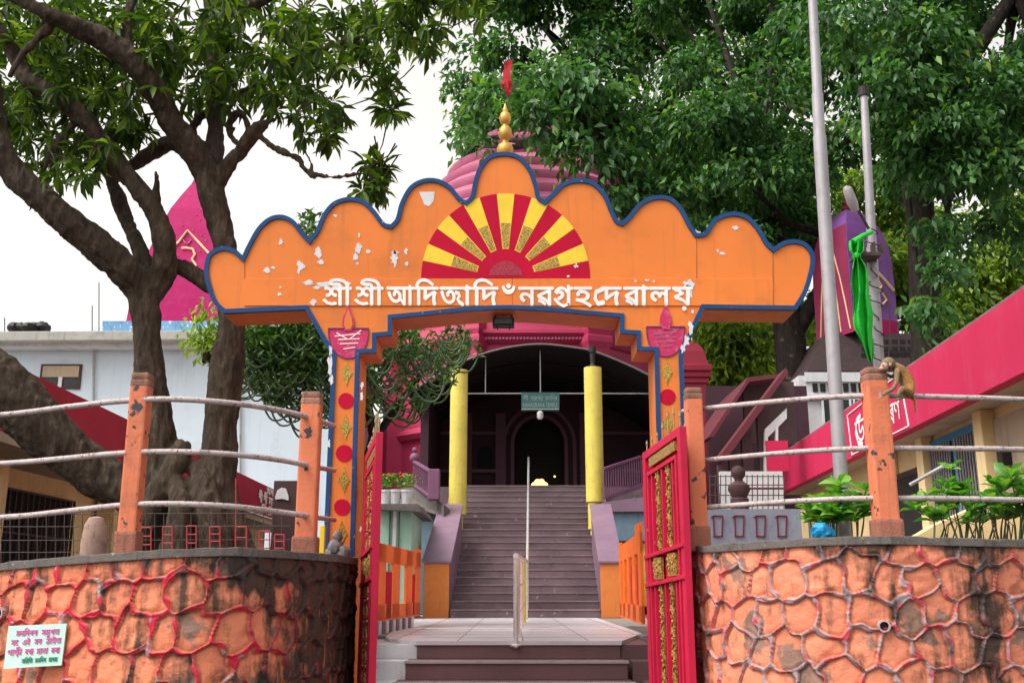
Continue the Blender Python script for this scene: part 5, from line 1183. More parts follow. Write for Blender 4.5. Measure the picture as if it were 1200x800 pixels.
# ================================================================== RIGHT BUILDINGS
YRa, YRb = 8.2, 21.9
def xr(Y): return 4.85 + .064 * (Y - 10)
rb_ = thing('office_building', 'cream building with a long pink red sloping-looking fascia and blue window frames on the right', 'building', (6, 12, ZL))
zt_, zb_ = ZE(2.80), ZE(2.02)
def quadwall(x0, y0, x1, y1, z0, z1, th): 
    m = MB(); m.add([(x0, y0, z0), (x1, y1, z0), (x1, y1, z1), (x0, y0, z1), (x0 + th, y0, z0), (x1 + th, y1, z0), (x1 + th, y1, z1), (x0 + th, y0, z1)], [(0, 1, 2, 3), (7, 6, 5, 4), (0, 4, 5, 1), (3, 2, 6, 7), (0, 3, 7, 4), (1, 5, 6, 2)]); return m
quadwall(xr(YRa), YRa, xr(YRb), YRb, zb_, zt_, .15).build('fascia', M_FASR, rb_)
m = MB(); m.prism([(xr(YRa) + .02, YRa, zb_ + .01), (xr(YRb) + .02, YRb - .02, zb_ + .01), (xr(YRb) + 4, YRb - .02, zb_ + .01), (xr(YRa) + 4, YRa, zb_ + .01)], (0, 0, .12)); m.build('canopy_soffit', M_TAN, rb_)
m = MB(); m.prism([(xr(YRa), YRa, zt_ - .02), (xr(YRb), YRb, zt_ - .02), (xr(YRb) + 4, YRb, zt_ - .02), (xr(YRa) + 4, YRa, zt_ - .02)], (0, 0, .022)); m.build('roof', M_SLAB, rb_)
def xw(Y): return xr(Y) + .52
quadwall(xw(YRa), YRa, xw(YRb), YRb - .1, .03, zb_ + .009, .3).build('wall', M_CREAM, rb_)
def on_wall(px_, off=.0):   # distance where the view column px_ meets the wall plane shifted outward by off
    c = (px_ - 600) / 1236; return (4.85 - .64 + .52 - off) / (c - .064)
def wrect(px0, px1, z0, z1, off, th, mat, name, parent):
    ya, yb = on_wall(px0, off), on_wall(px1, off); m = quadwall(xw(ya) - off, ya, xw(yb) - off, yb, z0, z1, th); return m.build(name, mat, parent)
for px0, px1, z0, z1 in ((1105, 1172, .80, 1.96), (966, 990, .60, 1.75)):
    fr_ = wrect(px0, px1, ZE(z0), ZE(z1), .04, .035, M_BLUEF, 'window', rb_)
    ya, yb = on_wall(px0, .04), on_wall(px1, .04)
    n_ = 2 if px1 - px0 > 40 else 1
    for k in range(n_):
        y0 = yb + (ya - yb) * (k + .07) / n_; y1 = yb + (ya - yb) * (k + .93) / n_
        m = quadwall(xw(y0) - .055, y0, xw(y1) - .055, y1, ZE(z0) + .08, ZE(z1) - .1, .012); pn = m.build('pane', M_GLASSD, fr_)
        m = MB(); nb_ = 9
        for j in range(nb_): y = y0 + (y1 - y0) * (j + .5) / nb_; m.box((xw(y) - .075, y - .008, ZE(z0) + .08), (xw(y) - .06, y + .008, ZE(z1) - .1))
        m.build('grille', M_GALV, fr_)
for px0, px1, z0, z1 in ((1058, 1094, -.4, 1.7), (994, 1003, -.2, 1.6), (1044, 1052, -.3, 1.6)):
    fr_ = wrect(px0, px1, ZE(z0), ZE(z1), .03, .025, M_TIMB, 'doorway', rb_); ya, yb = on_wall(px0 + 2, .03), on_wall(px1 - 2, .03)
    m = quadwall(xw(ya) - .045, ya, xw(yb) - .045, yb, ZE(z0), ZE(z1) - .08, .012); m.build('dark_opening', M_BLACK, fr_)
for px_ in (1100, 1176, 1056): 
    y = on_wall(px_, .12); m = MB(); m.box((xw(y) - .16, y, .03), (xw(y) - .001, y + .22, zb_ + .008)); m.build('pilaster', M_CREAM, rb_, bevel=.01)
wrect(1178, 1300, ZE(-.2), ZE(1.9), .03, .02, M_TAN, 'porch_wall', rb_)
y = on_wall(1197, .1); m = MB(); m.box((xw(y) - .14, y, ZE(1.35)), (xw(y) - .03, y + .12, ZE(1.55))); m.build('meter_box', M_DARK, rb_, bevel=.01)
# cream stair flank in front of the wall
m = MB(); pts = [P(1040, 648, 9.6), P(1098, 614, 9.6), P(1152, 590, 9.6), P(1260, 575, 9.6), P(1260, 700, 9.6), P(1040, 700, 9.6)]; m.prism(pts, (0, .18, 0)); o = m.build('stair_flank', M_CREAM, rb_)
m = MB(); m.tube([P(1066, 568, 9.7), P(1105, 546, 9.6)], .018, 8); m.build('stair_rail', M_GALV, rb_)
# painted frame and lettering on the right fascia
def on_f(px_): return (4.85 - .64) / ((px_ - 600) / 1236 - .064)
def fsr(px_, f, o=.004): y = on_f(px_); return Vector((xr(y) - o, y, zb_ + (zt_ - zb_) * f))
m = MB()
for p0, p1 in (((1012, .05), (1084, .05)), ((1084, .05), (1078, .97)), ((1012, .05), (1010, .85)), ((1010, .85), (1078, .97))): m.obox(fsr(*p0, .004), fsr(*p1, .004), .014, .02, up=(1, 0, 0))
m.build('painted_frame', M_WHITE, rb_)
lt = MB(); letters(lt, [('ভ', 1049, 1060, .58, .20), ('ৰ', 1060, 1068, .56, .22), ('ণ', 1068, 1075, .55, .24), ('ড', 1018, 1030, .62, .2), ('', 1018, 1027, .7, .15, [([(.9, 1), (.3, .9), (.05, .5), (.3, .1), (.9, 0)], .16)])], lambda x, y, o=0: fsr(x, y, o), depth=.004, thick=.002)
lt.build('fascia_lettering', M_WHITE, rb_, fix=False)

# purple and white tower house with curved violet roof (right)
YV = 25.0
vt = thing('temple_tower', 'violet curved tower with a yellow Om sign above a dark eave behind the poles', 'temple tower', (P(1030, 400, YV).x, YV + 1, ZL))
rowsv = [(388, 1.0), (345, 1.0), (320, 1.0), (300, .985), (285, .95), (270, .87), (258, .76), (247, .60), (239, .42), (231, .10)]
Cv = P(1001, 385, YV); Cc = Vector((Cv.x + .39, YV + .94, 0)); Rv = 1.018; ca = math.atan2(-.94, -.39)
m = MB(); m.lathe([(Rv * f, ZR(r_, YV)) for r_, f in rowsv], Cc, 4, rot=ca); m.build('tower_body', M_VIOL, vt)
m = MB(); m.lathe([(Rv + .012, ZR(388, YV)), (Rv + .012, ZR(370, YV))], Cc, 4, rot=ca); m.build('pink_band', M_MAGN, vt)
fn = Vector((.382, -.924, 0)); ft2 = Vector((.924, .382, 0)); fn2 = Vector((-.924, -.382, 0)); ft3 = Vector((-.382, .924, 0))
def vhalf(row): return float(np.interp(-row, [-r for r, _ in rowsv], [h for _, h in rowsv])) * Rv * .7071
def vface(s_, row, o=.02): return Cc + fn * (vhalf(row) + o) + ft2 * (s_ * vhalf(row)) + Vector((0, 0, ZR(row, YV)))
m = MB()
m.tube([vface(*q) for q in ((-.25, 297), (-.1, 303), (.15, 312), (.5, 321), (.92, 334))], .04, 6); m.tube([vface(*q) for q in ((-.25, 297), (-.5, 310), (-.75, 322), (-.95, 334))], .04, 6)
m.tube([vface(*q) for q in ((-.35, 322), (-.1, 318), (.2, 322), (.38, 330), (.2, 338), (-.02, 340), (-.08, 335), (.1, 333), (.35, 338), (.55, 346), (.35, 352), (.0, 352), (-.25, 347))], .028, 6)
m.build('om_sign', M_CREAMP, vt)
def vface2(s_, row, o=.012): return Cc + fn2 * (vhalf(row) + o) + ft3 * (s_ * vhalf(row)) + Vector((0, 0, ZR(row, YV)))
m = MB(); rws = (386, 350, 320, 300, 285, 270, 258); vs_ = [tuple(vface2(-.97, r_)) for r_ in rws] + [tuple(vface2(.97, r_)) for r_ in rws]; n7 = len(rws)
m.add(vs_, [(i, i + 1, n7 + i + 1, n7 + i) for i in range(n7 - 1)]); m.build('magenta_face', paint('dull_wine', (0.24, 0.016, 0.07), .7, amt=.5, scale=3), vt, fix=False)
m = MB()
for s_ in (-.85, -.35, .2, .75): m.tube([vface2(s_ * (1 - .2 * k), r_, .02) for k, r_ in enumerate((384, 350, 320, 300, 283))], .02, 6)
m.build('cream_ribs', M_CREAMP, vt)
m = MB(); m.lathe([(.06, -.2), (.14, 0), (.07, .08), (.1, .16), (.02, .32)], (Cc.x, Cc.y, ZR(232, YV) + .05), 12); m.build('tower_finial', M_CRIM, vt, smooth=True)
# eave and lower white storey
m = MB(); zE0 = ZR(425, YV - 1.2); zE1 = ZR(386, YV)
m.lathe([(1.95 * 1.41, zE0 - .12), (1.95 * 1.41, zE0), (1.2 * 1.41, zE1)], (P(1030, 400, YV).x, YV + 1.6, 0), 4, rot=math.pi / 4); m.build('eave_roof', paint('sooty_roof', (0.035, 0.02, 0.024), .75, amt=.5, scale=4), vt)
m = MB(); q0 = P(948, 620, YV - .3); q1 = P(1105, 424, YV - .3); m.box((q0.x, YV - .3, ZL), (q1.x, YV + 4, zE0 - .12)); m.build('lower_wall', M_OFFW, vt)
m = MB(); a, b = fbox(944, 1110, 436, 447, YV - .36, .05); m.box(a, b); a, b = fbox(944, 1110, 461, 468, YV - .4, .1); m.box(a, b); m.build('cornice', M_TILEW, vt)
for k in range(16): a, b = fbox(953 + k * 9, 958 + k * 9, 449, 459, YV - .34, .04); m = MB(); m.box(a, b); m.build('dark_slot', M_BLACK, vt)
for x0, x1 in ((965, 996), (1002, 1026), (1066, 1092)): window(vt, x0, x1, 462, 505, YV - .36, M_TILEW)
m = MB()
for k in range(7): 
    for j in range(3): a, b = fbox(1010 + k * 9, 1016 + k * 9, 398 + j * 8, 403 + j * 8, YV - .1, .03); m.box(a, b)
o = m.build('lattice_hole', M_BLACK, vt)

# maroon roofed shed with posts
ms = thing('maroon_shed', 'open maroon shed with steep sloping roofs beside the dark trunk right of the gate', 'shed', (P(880, 600, 20).x, 20, ZL))
m = MB(); m.prism([P(830, 512, 20), P(872, 450, 20), P(876, 442, 20), P(923, 437, 20), P(923, 441, 20), P(878, 447, 20), P(836, 512, 20)], (0, 3, 0)); m.build('upper_roof', M_ROOFM, ms)
m = MB(); m.prism([P(842, 536, 18.6), P(921, 431, 18.6), P(924, 436, 18.6), P(850, 540, 18.6)], (0, .5, 0)); m.build('lower_roof', M_ROOFM, ms)
m = MB(); a, b = fbox(874, 930, 447, 520, 20.6, .1); m.box(a, b); m.build('gable', M_TIMB, ms)
m = MB(); a, b = fbox(836, 945, 452, 640, 23.5, .2); m.box((a[0], a[1], ZL), b); m.build('back_wall', M_MAR, ms)
for x0, r0 in ((846, 545), (860, 528), (876, 506), (896, 480)): m = MB(); a, b = fbox(x0, x0 + 5, r0, 640, 18.9, .15); m.box((a[0], a[1], ZL), b); m.build('post', M_TIMB, ms)
m = MB(); m.prism([P(896, 503, 18.8), P(922, 478, 18.8), P(922, 490, 18.8), P(900, 512, 18.8)], (0, .1, 0)); m.prism([P(896, 505, 18.79), P(900, 503, 18.79), P(900, 552, 18.79), P(896, 552, 18.79)], (0, .1, 0)); m.prism([P(909, 497, 18.79), P(912, 495, 18.79), P(912, 540, 18.79), P(909, 540, 18.79)], (0, .1, 0)); m.build('white_window_frame', M_TILEW, ms)
m = MB(); a, b = fbox(900, 923, 516, 552, 18.7, .08); m.box(a, b); m.build('red_panel', M_FASR, ms)
# white tiled panel with grid fence and a small bust
t = thing('tiled_panel', 'white tiled panel wall behind a thin grid fence right of the gate', 'wall', tuple(P(880, 590, 15.5)))
m = MB(); a, b = fbox(846, 917, 552, 600, 15.5, .1); m.box((a[0], a[1], ZL), b); m.build('panel', M_TILEW, t)
t = thing('grid_fence', 'thin dark wire grid fence in front of the white tiled panel', 'fence', tuple(P(880, 590, 15)))
m = MB()
for k in range(15): x = 832 + k * 6.2; m.tube([P(x, 604, 15), P(x, 556, 15)], .008, 5)
for r_ in (558, 568, 580, 592): m.tube([P(830, r_, 15), P(918, r_, 15)], .008, 5)
m.build('wire_grid', M_WIRE, t); m = MB(); m.tube([P(858, 572, 14.95), P(918, 572, 14.95)], .018, 6); m.build('top_bar', M_ROOFM, t)
t = thing('bust', 'small dark stone bust in front of the white tiled panel', 'statue', tuple(P(867, 590, 14.6)))
q = P(867, 591, 14.6); m = MB(); m.lathe([(.13, -.1), (.13, .08), (.10, .1), (.16, .2), (.15, .27), (.06, .33), (.06, .36), (.10, .41), (.105, .47), (.07, .53), (.01, .55)], q, 14, sy=.8); m.build('stone_bust', M_TIMB, t, smooth=True)
t = thing('painted_panel', 'blue grey painted panel wall with red line squares behind the right railing', 'wall', tuple(P(885, 620, 11.8)))
m = MB(); a, b = fbox(830, 948, 596, 648, 11.8, .12); m.box((a[0], a[1], .7), b); m.build('panel', M_BLG, t)
for k in range(4):
    x = 836 + k * 25; m = MB()
    for p0, p1 in (((x, 604), (x + 11, 604)), ((x, 628), (x + 11, 628)), ((x, 604), (x + 1, 628)), ((x + 11, 604), (x + 10, 628)), ((x - 3, 606), (x + 2, 604))): m.obox(P(*p0, 11.79), P(*p1, 11.79), .012, .012, up=(0, 1, 0))
    m.build('red_square', M_CRIM, t)
m = MB(); a, b = fbox(942, 946, 598, 640, 11.75, .04); m.box(a, b); m.build('cream_edge', M_CREAM, t)
t = thing('plastic_bag', 'bright blue plastic bag lying among the plants behind the right wall', 'bag', tuple(P(963, 622, 7.4)))
m = MB(); q = P(962, 622, 7.4); m.sphere(q, (.075, .06, .06), 12, 8, jit=.14); m.sphere(q + Vector((.07, .02, -.01)), (.04, .04, .04), 8, 6, jit=.2); m.build('bag', M_BLUEB, t)

# ================================================================== POLES
fpole = thing('flagpole', 'tall thick silver flagpole in three steps rising out of the plants on the right', 'pole', tuple(P(988, 635, 7.9)))
def seg_pole(parent, pts, Y, names):
    for i in range(len(pts) - 1):
        (x0, r0, w0), (x1, r1, w1) = pts[i], pts[i + 1]; m = MB(); m.tube([P(x0, r0, Y), P(x1, r1, Y)], [w0 / 2 * S(r0, Y), w1 / 2 * S(r1, Y)], 16); m.build(names, M_GALV, parent, smooth=True)
seg_pole(fpole, [(949, -60, 9.5), (958, 110, 11.5)], 7.9, 'upper_tube')
seg_pole(fpole, [(957.8, 110, 13), (960.5, 160, 13.5)], 7.9, 'collar')
seg_pole(fpole, [(960.5, 160, 15), (991, 650, 16.5)], 7.9, 'lower_tube')
tp2 = thing('wired_pole', 'thinner grey pole wrapped in wires with a lamp bracket, beside the monkey', 'pole', tuple(P(1034, 600, 8.6)))
seg_pole(tp2, [(1012, 104, 8), (1022, 290, 11)], 8.6, 'upper_tube'); seg_pole(tp2, [(1021.5, 290, 12), (1044, 650, 14)], 8.6, 'lower_tube')
m = MB(); m.tube([P(1011.8, 103, 8.6), P(1012.3, 113, 8.6)], 6 * S(110, 8.6), 12); m.build('pole_cap', M_DARK, tp2)
m = MB()
pts = []
for k in range(120): f = k / 119; row = 268 + 200 * f; x = np.interp(row, [104, 290, 650], [1012, 1022, 1044]) + 9 * math.sin(k * .62) * (.7 + .4 * math.sin(k * .17)); pts.append(P(x, row, 8.55 - .05 * math.cos(k * .62)))
m.tube(pts, .006, 5); m.build('wire_wrap', M_WIRE, tp2)
m = MB(); m.tube([P(1018, 268, 8.5), P(1005, 245, 8.4), P(998, 236, 8.4)], .014, 6); m.build('lamp_arm', M_WIRE, tp2)
m = MB(); m.tube([P(1003, 248, 8.36), P(999, 238, 8.34), P(993, 222, 8.3), P(990, 219, 8.3)], [.028, .045, .04, .02], 10); m.build('lamp_head', M_GALV, tp2, smooth=True)
m = MB(); a, b = fbox(1004, 1033, 295, 299, 8.4, .2); m.box(a, b); a, b = fbox(1025, 1035, 283, 295, 8.42, .1); m.box((a[0], a[1], a[2]), (a[0] + .01, b[1], b[2])); m.box((b[0] - .01, a[1], a[2]), (b[0], b[1], b[2])); m.build('bracket_tray', M_WIRE, tp2)
m = MB(); m.tube([P(1040, 335, 8.5), P(1043, 380, 8.5), P(1041, 426, 8.5)], .004, 5); m.build('loose_wire', M_WIRE, tp2)
# green cloth
gc = thing('green_cloth', 'bright green cloth knotted to the thinner pole and hanging down', 'cloth', tuple(P(1005, 330, 8.4)))
V_ = []; F_ = []; nu, nv = 16, 26
prl = [(282, 996, 1012), (292, 994, 1014), (300, 1000, 1008), (312, 999, 1015), (335, 998, 1018), (365, 1000, 1022), (385, 1001, 1023), (400, 1008, 1024), (412, 1014, 1023), (424, 1019, 1022)]
for j in range(nv + 1):
    row = 282 + 142 * j / nv; xa = np.interp(row, [p[0] for p in prl], [p[1] for p in prl]); xb = np.interp(row, [p[0] for p in prl], [p[2] for p in prl])
    for i in range(nu + 1):
        f = i / nu; V_.append(tuple(P(xa + (xb - xa) * f + math.sin(row * .13 + f * 4) * 1.0, row, 8.38 + .045 * math.sin(f * 13 + row * .035) + .02 * math.sin(f * 29 + row * .09))))
for j in range(nv):
    for i in range(nu): a = j * (nu + 1) + i; F_.append((a, a + 1, a + nu + 2, a + nu + 1))
m = MB(); m.add(V_, F_); o = m.build('cloth', M_CLOTH, gc, smooth=True, fix=False)
m = MB(); m.tube([P(1000, 284, 8.38), P(1012, 276, 8.4), P(1021, 272, 8.5)], [.03, .022, .02], 8); m.sphere(P(1004, 300, 8.36), .035, 8, 6, jit=.15); m.build('knot', M_CLOTH, gc, smooth=True)

# ================================================================== TREES
def remesh(name, tubes, mat, parent, voxel, disp=.02, dscale=4.0):
    mb = MB()
    for pts, rad in tubes:
        n_ = len(pts); q = catmull([(*p, r_) for p, r_ in zip([tuple(p) for p in pts], rad)], 4)
        mb.tube([Vector(x[:3]) for x in q], [max(.006, float(x[3])) for x in q], 12)
    o = mb.build(name, mat, None)
    md = o.modifiers.new('r', 'REMESH'); md.mode = 'VOXEL'; md.voxel_size = voxel; md.use_smooth_shade = True
    dg = bpy.context.evaluated_depsgraph_get(); me = bpy.data.meshes.new_from_object(o.evaluated_get(dg)); bpy.data.objects.remove(o)
    n_ = len(me.vertices); co = np.empty(n_ * 3, np.float32); me.vertices.foreach_get('co', co); no = np.empty(n_ * 3, np.float32); me.vertices.foreach_get('normal', no)
    co = co.reshape(-1, 3); no = no.reshape(-1, 3); d = np.array([mnoise.fractal(Vector(c) * dscale, 1.0, 2.0, 3) for c in co]); d2 = np.array([mnoise.noise(Vector((c[0] * 17, c[1] * 17, c[2] * 4.5))) for c in co])
    co = co + no * (d * disp + -np.abs(d2) * disp * 1.5 + disp * .3)[:, None]
    if parent is not None: co = co - np.array(parent.location, np.float32)
    me.vertices.foreach_set('co', co.ravel().astype(np.float32)); me.materials.clear(); me.materials.append(mat); me.polygons.foreach_set('use_smooth', [True] * len(me.polygons)); me.update()
    o = bpy.data.objects.new(name, me); COL.objects.link(o)
    if parent is not None: o.parent = parent
    return o
def tpx(pts, Y):   # list of (px,py,rpx[,dY])
    P3 = []; r3 = []
    for p in pts: yy = Y + (p[3] if len(p) > 3 else 0); P3.append(P(p[0], p[1], yy)); r3.append(p[2] * S(p[1], yy))
    return P3, r3
YL = 9.0
lt_ = thing('gnarled_tree', 'large gnarled grey brown tree with twisted trunks and dark lance leaves on the left terrace', 'tree', tuple(P(220, 645, YL)))
limbs = [
 [(192, 665, 34, .1), (188, 610, 30, 0), (187, 560, 28), (184, 500, 25), (176, 440, 22), (172, 390, 20), (166, 345, 22), (148, 318, 25, -.1), (105, 280, 24, -.3), (60, 243, 21, -.5), (22, 208, 19, -.6), (2, 178, 17, -.7), (-8, 130, 14, -.7), (-10, 70, 12, -.8)],
 [(170, 352, 17), (189, 325, 18), (193, 290, 17, -.1), (184, 255, 14, -.15), (165, 225, 13, -.2), (145, 200, 13, -.2), (120, 168, 14, -.3), (93, 134, 14, -.4), (62, 112, 13, -.5), (32, 92, 12, -.5), (14, 60, 10, -.5), (-10, 20, 7, -.6)],
 [(176, 325, 13, .05), (162, 288, 11, .1), (150, 262, 10, .2), (140, 235, 9, .2), (128, 205, 7, .2), (108, 180, 5, .2)],
 [(246, 665, 34, .05), (252, 600, 28, 0), (256, 550, 26), (258, 500, 25), (265, 440, 25), (271, 390, 21), (269, 340, 18), (262, 285, 17), (251, 240, 20), (243, 205, 20), (228, 178, 19, -.1), (203, 145, 18, -.2), (183, 110, 18, -.35), (160, 76, 18, -.5), (122, 47, 17, -.6), (78, 26, 13, -.8), (38, 8, 10, -.9), (-10, -20, 7, -1)],
 [(247, 210, 15), (252, 165, 13, .1), (253, 110, 12, .2), (251, 50, 11, .2), (246, -10, 10, .2), (243, -90, 7, .3)],
 [(249, 222, 14), (267, 195, 11, -.05), (287, 170, 10, -.1), (302, 152, 9, -.15), (312, 145, 5, -.15), (323, 140, 1.5, -.15)],
 [(300, 156, 5, -.15), (320, 172, 4, -.2), (340, 181, 3.4, -.25), (350, 186, 3.2, -.25), (356, 197, 3, -.3), (366, 203, 2.6, -.3), (390, 208, 2.3, -.35), (410, 205, 1.8, -.4), (432, 203, 1.5, -.4)],
 [(356, 198, 2.3, -.3), (364, 206, 1.8, -.3), (372, 211, 1, -.3)],
 [(366, 201, 2.2, -.3), (364, 190, 1.8, -.3), (356, 172, 1.8, -.3), (364, 158, 1.5, -.3), (370, 148, 1.3, -.3)],
 [(292, 165, 5, -.1), (290, 148, 4, -.1), (284, 134, 4.5, -.1), (274, 136, 4, -.05), (268, 152, 4, 0), (276, 166, 4, -.05), (286, 170, 4, -.1)],
 [(262, 146, 3.5, .05), (276, 152, 3, -.05)],
 [(230, 195, 9), (212, 165, 0.1)],
 [(225, 188, 8, .1), (205, 168, 8, .2), (188, 172, 9, .25), (165, 188, 8, .3), (148, 200, 6, .3), (130, 216, 4, .3)],
 [(240, 175, 5, .1), (225, 155, 5, .2), (232, 140, 4, .2), (244, 132, 4, .2)],
 [(190, 318, 12, .05), (208, 312, 12, .1), (228, 322, 12, .1), (248, 334, 13, .08), (268, 345, 12, 0)],
 [(-130, 405, 46, -.6), (-40, 428, 45, -.5), (15, 465, 42, -.4), (60, 512, 38, -.25), (100, 545, 34, -.1), (145, 572, 32, 0), (200, 600, 34, .1)],
 [(-130, 405, 40, -.6), (-170, 300, 30, -.7), (-190, 180, 26, -.8), (-200, 60, 18, -.8)],
 [(160, 640, 22, -.15), (180, 590, 20, -.2), (205, 545, 18, -.15), (215, 520, 14, -.05)],
 [(255, 655, 26, -.2), (248, 610, 22, -.25), (238, 570, 18, -.2), (230, 545, 14, -.05)],
 [(205, 650, 24, -.3), (212, 600, 18, -.3), (208, 560, 13, -.2)],
 [(290, 660, 20, -.05), (272, 620, 22, -.05), (262, 570, 20, 0), (262, 530, 18, 0)],
 [(183, 235, 4, -.2), (184, 215, 3, -.2), (182, 200, 1.5, -.2)],
 [(255, 120, 5, .2), (290, 105, 4, .2), (330, 85, 3.4, .1), (372, 62, 3.2, 0), (410, 48, 2.6, -.1), (450, 35, 2, -.2), (500, 20, 1.4, -.3)],
 [(330, 85, 3, .1), (352, 66, 2.6, 0), (378, 58, 3.5, 0), (392, 50, 2, 0)],
 [(320, 68, 2.4, 0), (350, 68, 2.6, 0), (375, 57, 4, 0)],
 [(250, 30, 7, .2), (300, 5, 6, .2), (360, -20, 5, .1), (430, -30, 3, 0)],
 [(95, 135, 6, -.4), (70, 165, 4, -.4), (50, 200, 3, -.4)], [(60, 30, 6, -.8), (30, 60, 4, -.8), (10, 90, 3, -.8)],
 [(150, 70, 7, -.5), (150, 20, 6, -.4), (170, -40, 5, -.4)], [(400, 45, 2, -.1), (430, 75, 1.6, -.1), (452, 100, 1.2, -.1), (458, 130, 1, -.1)],
]
remesh('trunk', [tpx([(q[0], q[1], q[2] * (.80 if q[2] > 9 else .95), *q[3:]) for q in l_], YL) for l_ in limbs], M_BARK, lt_, .016, disp=.019, dscale=4.5)
# whorls of lance shaped leaves at the twig ends
wp = []
def wh(cx_, cy_, rx, ry, n_, y0=-.7, y1=1.6):
    for _ in range(max(1, int(n_ * (.8 if n_ > 12 else 1)))):
        a = random.random() * 6.283; r_ = math.sqrt(random.random()); wp.append(P(cx_ + rx * r_ * math.cos(a), cy_ + ry * r_ * math.sin(a), YL + random.uniform(y0, y1)))
for a in ((20, 20, 70, 45, 46), (85, 55, 60, 60, 50), (60, 130, 55, 55, 50), (110, 115, 50, 45, 30), (150, 45, 60, 50, 46), (215, 40, 55, 50, 44), (225, 90, 40, 40, 26), (200, 105, 30, 30, 14), (290, 35, 60, 42, 46), (290, 90, 40, 28, 20), (345, 40, 50, 35, 34), (358, 88, 34, 26, 18), (400, 35, 46, 38, 30), (445, 22, 40, 30, 22), (490, 18, 40, 26, 20), (500, 45, 30, 18, 10), (425, 72, 26, 20, 9),
          (352, 120, 26, 22, 14), (385, 135, 20, 20, 12), (300, 112, 26, 16, 9), (65, 185, 22, 26, 10), (95, 195, 26, 26, 14), (125, 175, 20, 26, 12), (150, 150, 18, 18, 6), (20, 150, 25, 60, 16), (-60, 60, 80, 110, 50), (545, 10, 30, 18, 8), (520, -10, 60, 30, 20),
          (150, 110, 30, 26, 12), (20, 90, 60, 60, 36), (40, 60, 60, 60, 30), (120, 20, 80, 40, 40), (390, 60, 40, 30, 16), (255, 60, 30, 50, 20), (90, 95, 50, 40, 24), (60, 215, 20, 16, 5), (28, 175, 16, 20, 4), (262, 125, 20, 12, 4), (320, 118, 18, 12, 5), (470, 45, 20, 16, 6)): wh(*a)
for a in ((448, 82, 8, 8, 3), (456, 108, 8, 8, 3), (455, 128, 10, 8, 4), (450, 130, 10, 5, 2), (438, 196, 12, 12, 9), (446, 214, 8, 14, 6), (430, 222, 8, 12, 5), (386, 160, 8, 5, 3), (360, 160, 5, 4, 2), (163, 158, 12, 8, 3), (165, 142, 8, 6, 2), (132, 182, 10, 16, 3), (140, 148, 5, 4, 2)): wh(*a, y0=-.45, y1=-.1)
for a in ((60, -90, 150, 90, 60), (260, -90, 160, 90, 60), (440, -80, 120, 60, 30), (-120, -60, 120, 120, 40)): wh(*a, y0=-2, y1=2)
pos = []; dr = []; ln = []
for c in wp:
    ax = Vector((random.gauss(0, .5), random.gauss(0, .5), random.uniform(-.3, .7))).normalized(); b1 = ax.orthogonal().normalized(); b2 = ax.cross(b1); n_ = random.randint(8, 12); a0 = random.random() * 6
    for k in range(n_):
        an = a0 + k * 6.283 / n_ + random.gauss(0, .15); d = (b1 * math.cos(an) + b2 * math.sin(an)) + ax * random.uniform(-.2, .5) + Vector((0, 0, -.55)); pos.append(c + d.normalized() * .01); dr.append(d); ln.append(random.uniform(.13, .225))
ln = np.array(ln); leaves('crown', pos, dr, ln, ln * .27, M_LEAFL, lt_, LEAF_B, roll=.3)
m = MB()
for c in wp[::2]:
    e = c + Vector((random.gauss(0, .12), random.gauss(0, .12), random.uniform(.1, .35))); m.tube([c, c.lerp(e, .5) + Vector((random.gauss(0, .02), 0, 0)), e], [.004, .006, .008], 5)
m.build('twigs', M_BARK, lt_)['kind'] = 'stuff'

# shrub like euphorbia behind the left pillar: curved hanging and rising stems
eu = thing('euphorbia_tree', 'bushy dark green tree with hooked hanging stems behind the left gate pillar', 'tree', tuple(P(420, 640, 14)))
YEu = 14.0
tub = [tpx([(425, 660, 9), (424, 600, 8), (430, 550, 7, .1), (438, 510, 6, .2), (430, 470, 5, .1)], YEu), tpx([(438, 515, 5, .2), (470, 470, 4, .3), (500, 430, 3, .4)], YEu), tpx([(430, 540, 5), (395, 490, 4, -.1), (350, 440, 3, -.2), (320, 410, 2.5)], YEu), tpx([(428, 480, 5), (405, 430, 4, -.1), (380, 380, 3.5, -.2), (365, 320, 2.5), (358, 270, 1.5)], YEu)]
m = MB()
for pts, rad in tub: m.tube(pts, rad, 8)
m.build('trunk', M_BARK2, eu, smooth=True)
m = MB(); tips = []
for k in range(420):
    cx_ = random.choice([random.uniform(290, 400), random.uniform(290, 385), random.uniform(425, 524)]); top_ = 385 if cx_ < 400 else 388
    low = np.interp(cx_, [285, 320, 350, 400, 440, 480, 525], [455, 480, 498, 520, 505, 490, 430])
    r0 = random.uniform(top_, low - 15); L_ = random.uniform(14, 38); sg_ = random.choice((-1, 1)) if cx_ > 330 else random.choice((-1, -1, 1)); dy = random.uniform(-.8, .8)
    pts = [(cx_, r0), (cx_ + sg_ * L_ * .35, r0 + L_ * .45), (cx_ + sg_ * L_ * .75, r0 + L_ * .5), (cx_ + sg_ * L_ * 1.0, r0 + L_ * .15), (cx_ + sg_ * L_ * 1.05, r0 - L_ * .15)]
    q = catmull([(*P(x, min(y, low + 8), YEu + dy), ) for x, y in pts], 3); m.tube([Vector(p) for p in q], list(np.linspace(.012, .016, len(q))), 5, cap=False)
    tips.append(Vector(q[-1]))
m.build('stems', M_STEM, eu, smooth=True, fix=False)
pos = []; dr = []
for c in tips:
    for k in range(7): pos.append(c + Vector((random.gauss(0, .03), random.gauss(0, .03), random.gauss(0, .03)))); dr.append((random.gauss(0, .8), random.gauss(0, .8), random.uniform(-.3, 1)))
